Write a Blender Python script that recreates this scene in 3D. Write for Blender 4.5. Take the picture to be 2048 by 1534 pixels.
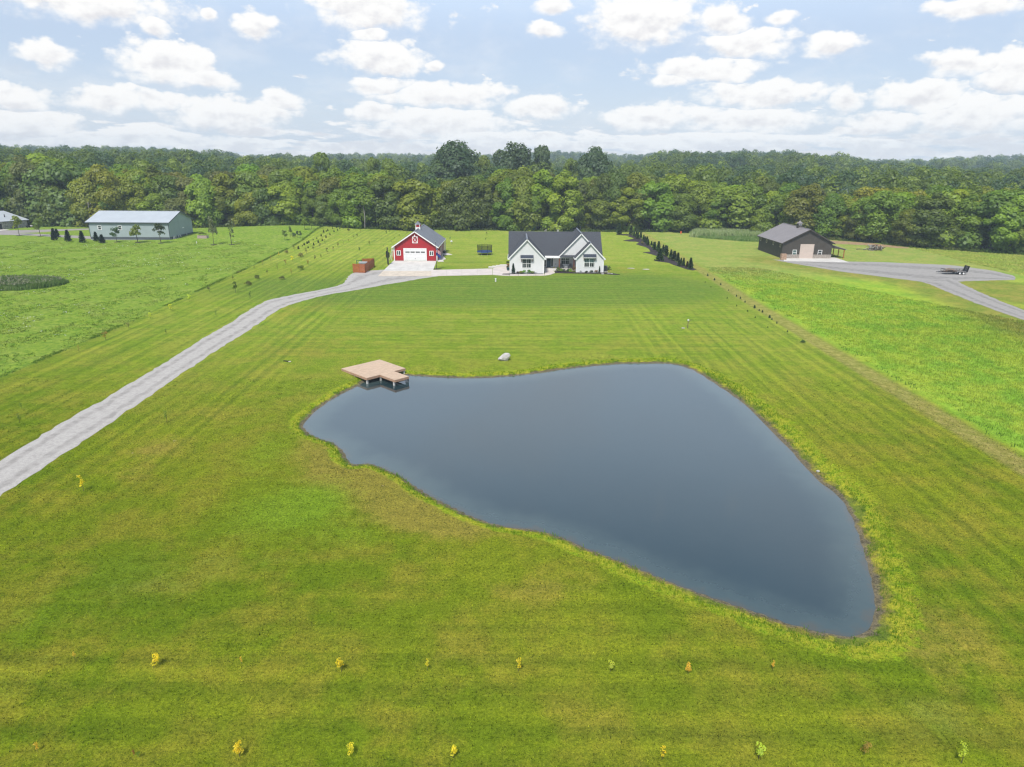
import bpy, math, random
import numpy as np
R = math.radians
rng = np.random.default_rng(7); random.seed(7)
S = bpy.context.scene
for o in list(bpy.data.objects): bpy.data.objects.remove(o)
COL = S.collection

# ------------------------------------------------------------------ camera
F = 1365.0; HC = 25.0; PITCH = R(18.2); ROLL = R(0.35)
_f = np.array([0, math.cos(PITCH), -math.sin(PITCH)]); _u0 = np.array([0, math.sin(PITCH), math.cos(PITCH)]); _r0 = np.array([1., 0, 0])
_r = _r0*math.cos(ROLL)+_u0*math.sin(ROLL); _u = -_r0*math.sin(ROLL)+_u0*math.cos(ROLL)
def ray(px, py): return _f+_r*(px-1024)/F-_u*(py-767)/F
def at(px, py, z=0.0):
    """photograph pixel (2048 wide) -> the point of the level z it shows"""
    d = ray(px, py); t = (z-HC)/d[2]; return np.array([d[0]*t, d[1]*t])
def to_px(x, y, z):
    p = np.array([x, y, z-HC]); c = p@_f; return 1024+F*(p@_r)/c, 767-F*(p@_u)/c
def ppm(x, y, z=0): return F/(np.array([x, y, z-HC])@_f)
cam = bpy.data.cameras.new('camera'); co = bpy.data.objects.new('camera', cam); COL.objects.link(co)
cam.sensor_width = 36; cam.lens = 36*F/2048; cam.clip_start = 0.5; cam.clip_end = 20000
from mathutils import Matrix, Vector
M = Matrix(((_r[0], _u[0], -_f[0], 0), (_r[1], _u[1], -_f[1], 0), (_r[2], _u[2], -_f[2], HC), (0, 0, 0, 1)))
co.matrix_world = M
S.camera = co

# ------------------------------------------------------------------ light, sky, exposure
SUN_EL, SUN_AZ = 55, 196        # azimuth clockwise from +Y: behind the camera, a little to its left
SKY = 0.1; EXPO = 1.64
S.view_settings.view_transform = 'Standard'; S.view_settings.look = 'None'
S.view_settings.exposure = EXPO; S.view_settings.gamma = 1; S.view_settings.use_curve_mapping = False
S.render.engine = 'CYCLES'; S.cycles.use_denoising = True; S.cycles.denoiser = 'OPENIMAGEDENOISE'; S.cycles.denoising_input_passes = 'RGB_ALBEDO_NORMAL'; S.cycles.denoising_prefilter = 'ACCURATE'; S.cycles.use_adaptive_sampling = False; S.cycles.filter_width = 1.3; S.cycles.sample_clamp_indirect = 4
S.cycles.max_bounces = 6; S.cycles.diffuse_bounces = 3; S.cycles.glossy_bounces = 3; S.cycles.transmission_bounces = 4
S.cycles.volume_bounces = 0; S.cycles.transparent_max_bounces = 8; S.cycles.caustics_reflective = False; S.cycles.caustics_refractive = False
sl = bpy.data.lights.new('sun', 'SUN'); sl.energy = 1.5; sl.angle = R(11); sl.color = (1, .95, .87)
so = bpy.data.objects.new('sun', sl); COL.objects.link(so)
sd_ = Vector((math.sin(R(SUN_AZ))*math.cos(R(SUN_EL)), math.cos(R(SUN_AZ))*math.cos(R(SUN_EL)), math.sin(R(SUN_EL))))
so.rotation_euler = sd_.to_track_quat('Z', 'Y').to_euler(); so.location = (0, -40, 120)

class NT:
    """small node-tree writer"""
    def __init__(s, t): s.t = t; s.n = t.nodes; s.l = t.links
    def node(s, kind, ins=None, **kw):
        n = s.n.new(kind)
        for k, v in kw.items(): setattr(n, k, v)
        for k, v in (ins or {}).items(): s.set(n.inputs[k], v)
        return n
    def set(s, sock, v):
        if isinstance(v, bpy.types.NodeSocket): s.l.new(v, sock)
        else:
            if hasattr(sock, 'default_value'):
                if sock.type == 'RGBA' and not hasattr(v, '__len__'): v = (v, v, v, 1)
                if sock.type == 'RGBA' and len(v) == 3: v = (*v, 1)
                sock.default_value = v
    def m(s, op, a, b=None, c=None, clamp=False):
        n = s.n.new('ShaderNodeMath'); n.operation = op; n.use_clamp = clamp
        s.set(n.inputs[0], a)
        if b is not None: s.set(n.inputs[1], b)
        if c is not None: s.set(n.inputs[2], c)
        return n.outputs[0]
    def vm(s, op, a, b=None):
        n = s.n.new('ShaderNodeVectorMath'); n.operation = op; s.set(n.inputs[0], a)
        if b is not None: s.set(n.inputs[1], b)
        return n.outputs['Value'] if op in ('LENGTH', 'DOT_PRODUCT', 'DISTANCE') else n.outputs[0]
    def step(s, v, a, b):
        n = s.n.new('ShaderNodeMapRange'); n.interpolation_type = 'SMOOTHSTEP'
        s.set(n.inputs['Value'], v); s.set(n.inputs['From Min'], a); s.set(n.inputs['From Max'], b); return n.outputs[0]
    def remap(s, v, a, b, c, d):
        n = s.n.new('ShaderNodeMapRange')
        for k, x in zip(('Value', 'From Min', 'From Max', 'To Min', 'To Max'), (v, a, b, c, d)): s.set(n.inputs[k], x)
        return n.outputs[0]
    def mix(s, f, a, b, kind='MIX'):
        n = s.n.new('ShaderNodeMix'); n.data_type = 'RGBA'; n.blend_type = kind
        s.set(n.inputs[0], f); s.set(n.inputs[6], a); s.set(n.inputs[7], b); return n.outputs[2]
    def noise(s, vec, scale, detail=4, rough=.55, out=0, dims='3D', dist=0):
        n = s.n.new('ShaderNodeTexNoise'); n.noise_dimensions = dims
        s.set(n.inputs['Vector'], vec); n.inputs['Scale'].default_value = scale; n.inputs['Detail'].default_value = detail
        n.inputs['Roughness'].default_value = rough; n.inputs['Distortion'].default_value = dist
        return n.outputs[out]
    def attr(s, name, out='Fac'):
        n = s.n.new('ShaderNodeAttribute'); n.attribute_name = name; return n.outputs[out]
    def xyz(s, v):
        n = s.n.new('ShaderNodeSeparateXYZ'); s.set(n.inputs[0], v); return n.outputs
    def comb(s, x, y, z=0.):
        n = s.n.new('ShaderNodeCombineXYZ'); s.set(n.inputs[0], x); s.set(n.inputs[1], y); s.set(n.inputs[2], z); return n.outputs[0]

def dir_ae(px, py):
    d = ray(px, py); d = d/np.linalg.norm(d); return math.atan2(d[0], d[1]), math.asin(d[2])
W = bpy.data.worlds.new('World'); S.world = W; W.use_nodes = True
def build_world():
    t = NT(W.node_tree); t.n.clear()
    geo = t.node('ShaderNodeTexCoord'); d = t.vm('NORMALIZE', geo.outputs['Generated']); x, y, z = t.xyz(d)
    az = t.m('ARCTAN2', x, y); el = t.m('ARCSINE', z)
    sky = t.node('ShaderNodeTexSky', sky_type='NISHITA', sun_disc=False)
    sky.sun_elevation = R(SUN_EL); sky.sun_rotation = R(SUN_AZ); sky.altitude = 200; sky.air_density = 1.0; sky.dust_density = 1.6; sky.ozone_density = 1.3
    skyc = t.mix(.85, sky.outputs[0], PALE_BLUE)      # summer haze pales the blue
    p0 = t.comb(az, el, 0.)
    # vertical scale shrinks towards the horizon as clouds recede
    elc = t.m('MAXIMUM', el, 0.0)
    vs = t.m('LOGARITHM', t.m('ADD', elc, 0.035), math.e)
    nv = t.comb(t.m('MULTIPLY', az, 10.0), t.m('MULTIPLY', vs, 3.4), 0.)
    pw = t.vm('SCALE', t.vm('SUBTRACT', t.noise(t.vm('MULTIPLY', p0, (14, 26, 1)), 1.0, 3, .5, out=1), (.5, .5, .5)))
    pw.node.inputs['Scale'].default_value = .045
    pw = t.vm('MULTIPLY', pw, (1, .55, 0)); p = t.vm('ADD', p0, pw)
    best = None; vert = None
    for cx, cy, rx, ry in CLOUDS:
        a, e = dir_ae(cx, cy)
        q = t.vm('MULTIPLY', t.vm('SUBTRACT', p, (a, e, 0)), (F/rx, F/ry, 0))
        l = t.vm('LENGTH', q)
        qy = t.xyz(q)[1]
        if best is None: best, vert = l, qy
        else:
            vert = t.node('ShaderNodeMix', {0: t.m('LESS_THAN', l, best), 2: vert, 3: qy}, data_type='FLOAT').outputs[0]
            best = t.node('ShaderNodeMath', {0: best, 1: l, 2: .16}, operation='SMOOTH_MIN').outputs[0]
    def puffs(pp):
        q = t.vm('MULTIPLY', pp, (1, 1.5, 1)); v = t.node('ShaderNodeTexVoronoi', {'Vector': q}, feature='SMOOTH_F1', voronoi_dimensions='2D')
        v.inputs['Scale'].default_value = 38; v.inputs['Detail'].default_value = 2.5; v.inputs['Roughness'].default_value = .5; v.inputs['Lacunarity'].default_value = 2.3; v.inputs['Smoothness'].default_value = .35
        try: v.normalize = True
        except Exception: pass
        n = t.noise(t.vm('MULTIPLY', pp, (34, 54, 1)), 1.0, 8, .56)
        return t.m('ADD', t.m('MULTIPLY', n, .62), t.m('MULTIPLY', t.m('SUBTRACT', 1.0, v.outputs['Distance']), .38))
    fine = t.m('SUBTRACT', puffs(p0), .08); fine_up = t.m('SUBTRACT', puffs(t.vm('ADD', p0, (-.004, .008, 0))), .08)
    dens = t.m('ADD', t.m('SUBTRACT', .93, best), t.m('MULTIPLY', t.m('SUBTRACT', fine, .5), 1.75))
    # background layers: low bank near the horizon, and scattered cloud over the rest of the sky
    band = t.noise(nv, 1.6, 8, .56)
    lowb = t.m('MULTIPLY', t.m('SUBTRACT', 1.0, t.step(el, .012, .062)), .26)
    upb = t.m('MULTIPLY', t.step(el, .16, .24), -.02)
    dens2 = t.m('MULTIPLY', t.m('SUBTRACT', t.m('ADD', t.m('ADD', band, lowb), upb), .62), 5.0)
    dens = t.m('MAXIMUM', dens, dens2)
    mask = t.step(dens, -.02, t.remap(vert, -.6, .6, .60, .26))
    wisp = t.m('MULTIPLY', t.step(t.noise(nv, .9, 6, .6), .45, .75), .25)
    mask = t.m('MULTIPLY', t.m('MAXIMUM', mask, wisp), t.m('SUBTRACT', 1.0, t.m('MULTIPLY', t.step(el, .185, .23), .85)))
    shade = t.m('ADD', t.m('MULTIPLY', t.m('SUBTRACT', fine, fine_up), 2.6), .58)
    low = t.m('ADD', shade, t.m('ADD', t.m('MULTIPLY', t.m('SUBTRACT', .62, t.step(dens, .2, 1.1)), .35), t.m('MULTIPLY', t.m('MINIMUM', t.m('MAXIMUM', vert, -.8), .8), .45)))
    cc = t.mix(t.step(low, .05, .85), CLOUD_LO, CLOUD_HI)
    skyc = t.mix(t.step(el, .36, .64), t.mix(t.m('MULTIPLY', t.step(el, .13, .26), .8), skyc, (2.65, 3.25, 4.0)), t.mix(.75, skyc, (.62, 1.05, 1.7)))
    veil = t.m('MULTIPLY', t.step(t.noise(t.vm('MULTIPLY', p0, (2.2, 4.5, 1)), 1.0, 3, .5), .40, .66), t.m('MULTIPLY', t.step(el, .17, .30), t.m('SUBTRACT', .40, t.m('MULTIPLY', t.step(el, .35, .6), .3))))
    skyc = t.mix(veil, skyc, CLOUD_LO)     # thin high cloud over the rest of the sky
    hz = t.m('SUBTRACT', 1.0, t.step(el, -.01, .12))
    base = t.mix(t.m('MULTIPLY', hz, .45), skyc, HORIZON)
    c = t.mix(mask, base, cc)
    bg = t.node('ShaderNodeBackground', {'Color': c, 'Strength': SKY})
    o = t.node('ShaderNodeOutputWorld', {'Surface': bg.outputs[0]})
PALE_BLUE = (1.60, 1.87, 2.36)
CLOUD_HI = (3.38, 3.34, 3.29); CLOUD_LO = (2.66, 2.64, 2.72); HORIZON = (2.7, 2.83, 3.0)
CLOUDS = [(190,8,175,34),(310,55,26,22),(92,106,52,28),(420,28,16,12),(515,50,50,26),(735,20,130,50),(740,68,48,22),(335,130,100,50),(405,155,60,24),
 (215,205,78,32),(40,200,52,30),(60,252,90,28),(320,205,55,24),(460,230,140,42),(560,200,50,28),(765,118,112,40),(760,168,78,22),(872,130,24,12),(890,192,165,30),
 (760,228,70,26),(880,250,180,36),(1105,10,46,18),(1087,60,44,24),(1285,38,130,56),(1450,45,56,36),(1500,90,105,32),(1655,95,60,26),(1558,36,32,18),(1405,142,135,30),
 (1340,164,52,20),(1525,186,160,30),(1690,200,34,24),(1300,238,120,32),(1500,243,160,32),(1840,194,84,36),(1765,243,70,22),(1950,230,115,44),(1930,128,70,28),
 (2020,145,70,44),(1960,12,100,20),(1080,215,90,28),(250,280,250,20),(1400,285,300,18),(1000,280,200,18)]
build_world()

# ------------------------------------------------------------------ helpers
def tag(o, label=None, cat=None, group=None, kind=None):
    if label: o['label'] = label
    if cat: o['category'] = cat
    if group: o['group'] = group
    if kind: o['kind'] = kind
    return o
class MB:
    """collects faces; build() links ONE mesh object"""
    def __init__(s): s.v = []; s.f = []
    def add(s, vs, fs):
        b = len(s.v); s.v += [tuple(map(float, v)) for v in vs]; s.f += [tuple(i+b for i in f) for f in fs]; return s
    def box(s, x0, x1, y0, y1, z0, z1):
        v = [(x0,y0,z0),(x1,y0,z0),(x1,y1,z0),(x0,y1,z0),(x0,y0,z1),(x1,y0,z1),(x1,y1,z1),(x0,y1,z1)]
        return s.add(v, [(0,3,2,1),(4,5,6,7),(0,1,5,4),(1,2,6,5),(2,3,7,6),(3,0,4,7)])
    def slab(s, pts, t):
        """polygon given counter-clockwise from its outer side, thickened inwards by t"""
        P = [Vector(p) for p in pts]; n = (P[1]-P[0]).cross(P[2]-P[0]).normalized(); k = len(P)
        v = P+[p-n*t for p in P]
        return s.add(v, [tuple(range(k)), tuple(range(2*k-1, k-1, -1))]+[((i+1) % k, i, k+i, k+(i+1) % k) for i in range(k)])
    def bar(s, a, b, w, h=None, up=(0, 0, 1)):
        a, b = Vector(a), Vector(b); h = h or w; d = (b-a).normalized(); u = Vector(up)
        if abs(d.dot(u)) > .97: u = Vector((0, 1, 0))
        r = d.cross(u).normalized(); u = r.cross(d)
        v = [p+r*i*w/2+u*j*h/2 for p in (a, b) for i, j in ((-1,-1),(1,-1),(1,1),(-1,1))]
        return s.add(v, [(0,1,2,3),(7,6,5,4),(0,4,5,1),(1,5,6,2),(2,6,7,3),(3,7,4,0)])
    def tube(s, pts, rad, n=6, cap=True):
        rings = []; pts = [Vector(p) for p in pts]; rad = rad if hasattr(rad, '__len__') else [rad]*len(pts)
        for i, p in enumerate(pts):
            d = (pts[min(i+1, len(pts)-1)]-pts[max(i-1, 0)]).normalized()
            a = Vector((1, 0, 0)) if abs(d.x) < .9 else Vector((0, 1, 0)); r = d.cross(a).normalized(); u = d.cross(r)
            rings.append([p+(r*math.cos(2*math.pi*k/n)+u*math.sin(2*math.pi*k/n))*rad[i] for k in range(n)])
        v = [q for g in rings for q in g]; f = []
        for i in range(len(pts)-1):
            for k in range(n): f.append((i*n+k, (i+1)*n+k, (i+1)*n+(k+1) % n, i*n+(k+1) % n))
        if cap: f += [tuple(range(n)), tuple(range(len(v)-1, len(v)-n-1, -1))]
        return s.add(v, f)
    def lathe(s, prof, n=16, c=(0, 0, 0), axis='z'):
        v = []; f = []
        for r, h in prof:
            for k in range(n):
                a = 2*math.pi*k/n
                if axis == 'z': v.append((c[0]+r*math.cos(a), c[1]+r*math.sin(a), c[2]+h))
                else: v.append((c[0]+r*math.cos(a), c[1]+h, c[2]+r*math.sin(a)))
        for i in range(len(prof)-1):
            for k in range(n): f.append((i*n+k, i*n+(k+1) % n, (i+1)*n+(k+1) % n, (i+1)*n+k))
        f += [tuple(range(n-1, -1, -1)), tuple(range((len(prof)-1)*n, len(prof)*n))]
        return s.add(v, f)
    def mesh(s, name, off=(0, 0, 0), smooth=False):
        me = bpy.data.meshes.new(name); o = off
        me.from_pydata([(v[0]-o[0], v[1]-o[1], v[2]-o[2]) for v in s.v], [], s.f); me.update()
        if smooth: me.polygons.foreach_set('use_smooth', [True]*len(me.polygons))
        return me
OFF = {}
def obj(name, me, mat=None, parent=None):
    o = bpy.data.objects.new(name, me); COL.objects.link(o)
    if mat and not me.materials: me.materials.append(mat)
    if parent: o.parent = parent
    return o
def thing(name, label, cat, loc=(0, 0, 0), rz=0., group=None):
    o = bpy.data.objects.new(name, None); COL.objects.link(o); o.empty_display_size = .3
    o.location = loc; o.rotation_euler = (0, 0, rz); return tag(o, label, cat, group)
def part(name, mb, mat, parent, world=False, smooth=False, label=None, kind=None):
    """world=True: mb is in world coordinates and the root is unrotated"""
    off = (0, 0, 0)
    if world:
        r = parent
        while r.parent: r = r.parent
        off = r.location
    o = obj(name, mb.mesh(name, off, smooth), mat, parent)
    if label: o['label'] = label
    if kind: o['kind'] = kind
    return o
def copy_tree(o, parent=None):
    c = o.copy(); COL.objects.link(c); c.parent = parent
    for ch in list(o.children): copy_tree(ch, c)
    return c
def np_mesh(name, V, Fq, mat=None, attrs=None, nper=4):
    """fast mesh from arrays; every face has nper corners"""
    me = bpy.data.meshes.new(name); nf = len(Fq)
    me.vertices.add(len(V)); me.vertices.foreach_set('co', np.asarray(V, np.float32).ravel())
    me.loops.add(nf*nper); me.loops.foreach_set('vertex_index', np.asarray(Fq, np.int32).ravel())
    me.polygons.add(nf); me.polygons.foreach_set('loop_start', np.arange(0, nf*nper, nper, dtype=np.int32))
    me.polygons.foreach_set('loop_total', np.full(nf, nper, np.int32))
    me.update(calc_edges=True)
    for k, a in (attrs or {}).items():
        at_ = me.attributes.new(k, 'FLOAT', 'POINT'); at_.data.foreach_set('value', np.asarray(a, np.float32))
    if mat: me.materials.append(mat)
    return me

# ------------------------------------------------------------------ materials
def mat(name, col, rough=.7, var=.12, scale=2.0, bump=0., bscale=20., metal=0., spec=.3, stretch=(1, 1, 1), col2=None):
    m = bpy.data.materials.new(name); m.use_nodes = True; t = NT(m.node_tree); t.n.clear()
    tc = t.node('ShaderNodeTexCoord').outputs['Object']; v = t.vm('MULTIPLY', tc, stretch)
    n = t.noise(v, scale, 5, .6)
    c2 = col2 or tuple(min(1, c*(1+var)) for c in col); c1 = col if col2 else tuple(c*(1-var) for c in col)
    c = t.mix(t.step(n, .32, .68), c1, c2)
    b = t.node('ShaderNodeBsdfPrincipled', {'Base Color': c, 'Roughness': rough, 'Metallic': metal, 'Specular IOR Level': spec})
    if bump:
        bn = t.node('ShaderNodeBump', {'Height': t.noise(v, bscale, 3, .6), 'Strength': bump, 'Distance': .03}); t.set(b.inputs['Normal'], bn.outputs[0])
    t.node('ShaderNodeOutputMaterial', {'Surface': b.outputs[0]}); return m
WHITE = mat('white_siding', (.66,.665,.67), .55, .03, .6)
TRIM = mat('white_trim', (.80,.80,.79), .5, .03, 1.)
SHINGLE = mat('charcoal_shingles', (.060,.064,.075), .85, .28, 3.5, .4, 14, stretch=(1, 3, 3), spec=.25)
RED = mat('red_siding', (.36,.022,.028), .5, .08, .8)
GREYROOF = mat('slate_metal_roof', (.175,.185,.21), .5, .06, .6, spec=.4)
GLASS = mat('dark_window_glass', (.018,.026,.026), .06, .4, .9, spec=.5)
PALEGLASS = mat('window_glass_with_blind', (.10,.16,.15), .1, .25, .9, spec=.5)
CEDAR = mat('stained_cedar', (.33,.095,.03), .6, .3, 3., .2, 30, stretch=(1, 1, 6))
POSTWOOD = mat('brown_post_wood', (.20,.065,.03), .6, .25, 4., stretch=(4, 4, .6))
DECKW = mat('new_deck_lumber', (.52,.38,.27), .65, .16, 1.6, .15, 26, stretch=(1, 8, 1))
CONC = mat('pale_concrete', (.56,.535,.50), .85, .10, .5, .1, 30)
WALKC = mat('pink_concrete', (.56,.495,.455), .85, .08, .6, .1, 30)
CONCRUST = mat('stained_concrete', (.55,.47,.38), .85, .12, .7, .1, 30)
BLACK = mat('black_metal', (.015,.016,.018), .45, .2, 4.)
STEEL = mat('galvanised_steel', (.42,.43,.44), .45, .1, 3., metal=.6)
MULCH = mat('dark_mulch', (.035,.026,.026), .95, .45, 5., .8, 14)
BROWNSIDE = mat('dark_brown_metal_siding', (.062,.054,.045), .55, .10, .7)
BROWNROOF = mat('brown_grey_metal_roof', (.24,.215,.215), .45, .06, .5, spec=.4)
BEIGE = mat('beige_door_paint', (.52,.43,.375), .55, .04, .8)
STONE = mat('field_stone', (.27,.235,.20), .85, .45, 3.2, .3, 9, col2=(.40,.35,.31))
LHSTONE = mat('pale_veneer_stone', (.20,.19,.175), .85, .5, 1.6, .3, 9, col2=(.52,.49,.45))
BLUEGREY = mat('blue_grey_metal_siding', (.345,.405,.42), .5, .04, .5)
WAINS = mat('slate_wainscot', (.085,.10,.115), .5, .06, .6)
PALEROOF = mat('light_grey_metal_roof', (.42,.45,.48), .42, .04, .4, spec=.45)
BLUEDOOR = mat('blue_door_paint', (.065,.105,.135), .45, .08, 2.)
NAVY = mat('navy_awning_metal', (.035,.044,.065), .5, .08, 3.)
BARK = mat('tree_bark', (.075,.06,.045), .95, .35, 2.5, .6, 8, stretch=(2, 2, .5))
PALEBARK = mat('pale_dead_bark', (.30,.28,.25), .9, .2, 2., stretch=(2, 2, .5))
BOULDER = mat('pale_boulder_stone', (.46,.44,.42), .85, .18, 2.2, .5, 6)
TAN = mat('tan_lumber', (.35,.24,.15), .8, .3, 3., stretch=(6, 1, 1))
RUSTW = mat('weathered_wood', (.13,.095,.07), .9, .4, 3.)
YELLOWP = mat('yellow_paint', (.65,.40,.03), .5, .06); TEALP = mat('teal_paint', (.10,.36,.30), .5, .06)
TEALC = mat('teal_container_paint', (.018,.105,.105), .5, .15); ORANGE = mat('orange_plastic', (.55,.11,.03), .5, .08)
BLUEP = mat('blue_vinyl_pad', (.03,.07,.25), .55, .1); RUBBER = mat('black_rubber', (.012,.012,.012), .8, .2)
WHITEP = mat('white_plastic', (.7,.7,.7), .5, .04); FLAGRED = mat('flag_red', (.42,.03,.04), .7, .05); FLAGBLUE = mat('flag_blue', (.03,.06,.22), .7, .08)
TERRA = mat('terracotta', (.35,.12,.05), .8, .15); TEALPOT = mat('dark_teal_glaze', (.02,.07,.08), .4, .2)
GREYCHAIR = mat('weathered_grey_wood', (.12,.12,.125), .7, .2, 5.); PINKW = mat('pinkish_planter_board', (.42,.32,.29), .8, .12, 3., stretch=(1, 6, 6))
LAMPM = mat('lamp_white_enamel', (.7,.7,.68), .4, .03)

def leaf_mat(name, trans=.3, rough=.6):
    m = bpy.data.materials.new(name); m.use_nodes = True; t = NT(m.node_tree); t.n.clear()
    oi = t.node('ShaderNodeObjectInfo'); tint = t.attr('tint')
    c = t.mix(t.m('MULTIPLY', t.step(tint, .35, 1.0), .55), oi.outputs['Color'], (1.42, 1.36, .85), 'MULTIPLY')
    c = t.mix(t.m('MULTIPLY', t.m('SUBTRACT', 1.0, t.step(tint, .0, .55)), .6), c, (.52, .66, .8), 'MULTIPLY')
    d = t.node('ShaderNodeBsdfDiffuse', {'Color': c}); tr = t.node('ShaderNodeBsdfTranslucent', {'Color': t.mix(1., c, (1.2, 1.15, .6), 'MULTIPLY')})
    mx = t.node('ShaderNodeMixShader', {0: trans, 1: d.outputs[0], 2: tr.outputs[0]})
    gl = t.node('ShaderNodeBsdfGlossy', {'Color': (.8, .85, .9), 'Roughness': .5})
    mx2 = t.node('ShaderNodeMixShader', {0: .025, 1: mx.outputs[0], 2: gl.outputs[0]})
    t.node('ShaderNodeOutputMaterial', {'Surface': mx2.outputs[0]}); return m
LEAF = leaf_mat('leaves', .44); NEEDLE = leaf_mat('needles', .12)
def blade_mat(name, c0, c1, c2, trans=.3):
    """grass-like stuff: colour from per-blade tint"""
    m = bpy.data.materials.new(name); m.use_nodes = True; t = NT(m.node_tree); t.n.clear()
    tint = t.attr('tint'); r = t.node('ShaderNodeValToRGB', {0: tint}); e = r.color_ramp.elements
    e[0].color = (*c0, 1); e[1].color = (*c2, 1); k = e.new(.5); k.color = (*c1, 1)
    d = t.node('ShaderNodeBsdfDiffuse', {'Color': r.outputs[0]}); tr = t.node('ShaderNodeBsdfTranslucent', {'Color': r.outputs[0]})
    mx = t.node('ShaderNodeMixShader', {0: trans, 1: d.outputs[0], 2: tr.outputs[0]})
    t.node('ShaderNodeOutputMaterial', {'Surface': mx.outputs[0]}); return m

# ------------------------------------------------------------------ ground shape
SHORE = [(712,775),(690,785),(655,805),(630,825),(610,845),(608,853),(622,868),(640,876),(668,885),(688,900),(700,922),(712,930),(735,925),(760,932),(800,950),(830,970),(860,990),
 (900,1010),(940,1030),(985,1046),(1030,1055),(1080,1060),(1130,1075),(1180,1098),(1240,1120),(1300,1145),(1360,1170),(1430,1195),(1500,1218),(1570,1243),(1640,1262),(1690,1272),
 (1725,1268),(1742,1245),(1748,1210),(1742,1170),(1730,1120),(1715,1070),(1700,1030),(1685,1005),(1665,985),(1640,965),(1610,935),(1585,905),(1560,880),(1530,850),(1500,820),(1470,795),
 (1440,775),(1410,755),(1385,740),(1360,731),(1330,727),(1290,727),(1240,728),(1190,732),(1140,737),(1090,745),(1040,751),(980,756),(920,757),(870,755),(830,752),(800,750),(770,752),(745,758),(728,765)]
ZW = -0.5
SH = np.array([at(*p, ZW) for p in SHORE])
def poly_sd(P, x, y, closed=True):
    """signed distance to polygon, negative inside"""
    x = np.asarray(x, float); y = np.asarray(y, float); d = np.full(x.shape, 1e9); ins = np.zeros(x.shape, bool)
    n = len(P)
    for i in range(n if closed else n-1):
        ax, ay = P[i]; bx, by = P[(i+1) % n]; ex, ey = bx-ax, by-ay
        t = np.clip(((x-ax)*ex+(y-ay)*ey)/(ex*ex+ey*ey+1e-12), 0, 1)
        d = np.minimum(d, np.hypot(x-ax-t*ex, y-ay-t*ey))
        if closed and ay != by: ins ^= ((ay > y) != (by > y)) & (x < (bx-ax)*(y-ay)/(by-ay)+ax)
    return np.where(ins, -d, d) if closed else d
def sstep(a, b, v):
    t = np.clip((v-a)/(b-a), 0, 1); return t*t*(3-2*t)
EDGE = np.array([at(*p) for p in [(-150,449),(0,449),(60,450),(170,452),(300,454),(400,456),(460,455),(560,455),(620,457),(690,460),(800,459),(900,459),(1000,460),(1090,461),(1170,462),(1240,463),(1330,463),(1400,462),(1500,468),(1600,474),(1740,484),(1850,496),(1950,502),(2048,508),(2250,516)]])
EDGE_R = np.hypot(EDGE[:, 0], EDGE[:, 1]); EDGE_A = np.arctan2(EDGE[:, 0], EDGE[:, 1])
def wood_depth(x, y):
    """metres behind the edge of the wood, seen radially"""
    return np.hypot(x, y)-np.interp(np.arctan2(x, y), EDGE_A, EDGE_R)
MOUND = at(565, 466)
def hills(x, y):
    x = np.asarray(x, float); y = np.asarray(y, float); r = np.hypot(x, y); a = np.arctan2(x, y)
    z = 4.0*sstep(320, 520, r)*sstep(-.34, -.44, a)                        # left rise
    z = z+2.5*sstep(300, 430, r)*sstep(-.12, -.3, a)
    z = z+10*sstep(420, 640, r)*sstep(.14, .22, a)*sstep(.52, .34, a)       # right of centre
    z = z-1.5*sstep(260, 380, r)*sstep(.5, .6, a)
    z = z+(7+6*np.sin(a*9+1.3)+3*np.sin(a*23))*sstep(900, 1500, r)
    return z
def gz(x, y):
    x = np.asarray(x, float); y = np.asarray(y, float)
    sd = poly_sd(SH, x, y)
    z = np.where(sd > 0, ZW*(1-sstep(-.6, 3.2, sd)*1.0), ZW)
    z0 = ZW*(1-sstep(-.6, 3.2, 0.0))
    z = np.where(sd > 0, z-(z0-ZW)*np.clip(1-sd/.8, 0, 1), ZW-np.minimum(-sd*.45, 2.))
    z = z+2.2*np.exp(-(((x-MOUND[0])/26)**2+((y-MOUND[1])/20)**2))
    return z+hills(x, y)
def gz1(x, y): return float(gz(np.array([x]), np.array([y]))[0])
xs = np.unique(np.concatenate([np.linspace(-5200, -420, 40), np.linspace(-420, -130, 60), np.linspace(-130, -36, 80), np.arange(-36, 36, .6), np.linspace(36, 130, 80), np.linspace(130, 420, 60), np.linspace(420, 5200, 40)]))
ys = np.unique(np.concatenate([np.linspace(-900, 8, 20), np.linspace(8, 24, 12), np.arange(24, 95, .6), np.linspace(95, 290, 150), np.linspace(290, 760, 80), np.linspace(760, 6500, 60)]))
GX, GY = np.meshgrid(xs, ys); gx = GX.ravel(); gy = GY.ravel(); gzv = gz(gx, gy)
nx, ny = len(xs), len(ys); I = np.arange(nx*ny).reshape(ny, nx)
GF = np.stack([I[:-1, :-1], I[:-1, 1:], I[1:, 1:], I[1:, :-1]], -1).reshape(-1, 4)
def blobs(L, x, y):
    """smooth patches: (px, py, half-width px, half-height px, weight)"""
    out = np.zeros_like(x)
    for a, b, rw, rh, w in L:
        c = at(a, b); ex = abs(at(a+rw, b)[0]-c[0]); ey = abs(at(a, b-rh)[1]-at(a, b+rh)[1])/2
        out += w*np.exp(-(((x-c[0])/ex)**2+((y-c[1])/ey)**2))
    return out
LIME = [(560,1020,130,60,.85),(540,900,60,50,.6),(640,1000,60,40,.5),(90,1230,90,50,.5),(30,1360,60,40,.35),(720,1070,80,30,.45),(690,1290,60,20,.2),(1240,660,300,60,.25),(830,690,200,50,.2),
        (1450,760,60,60,.2),(540,470,120,10,.6),(1110,490,240,14,.35),(840,470,200,12,.35),(1330,500,70,40,.25)]
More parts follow.
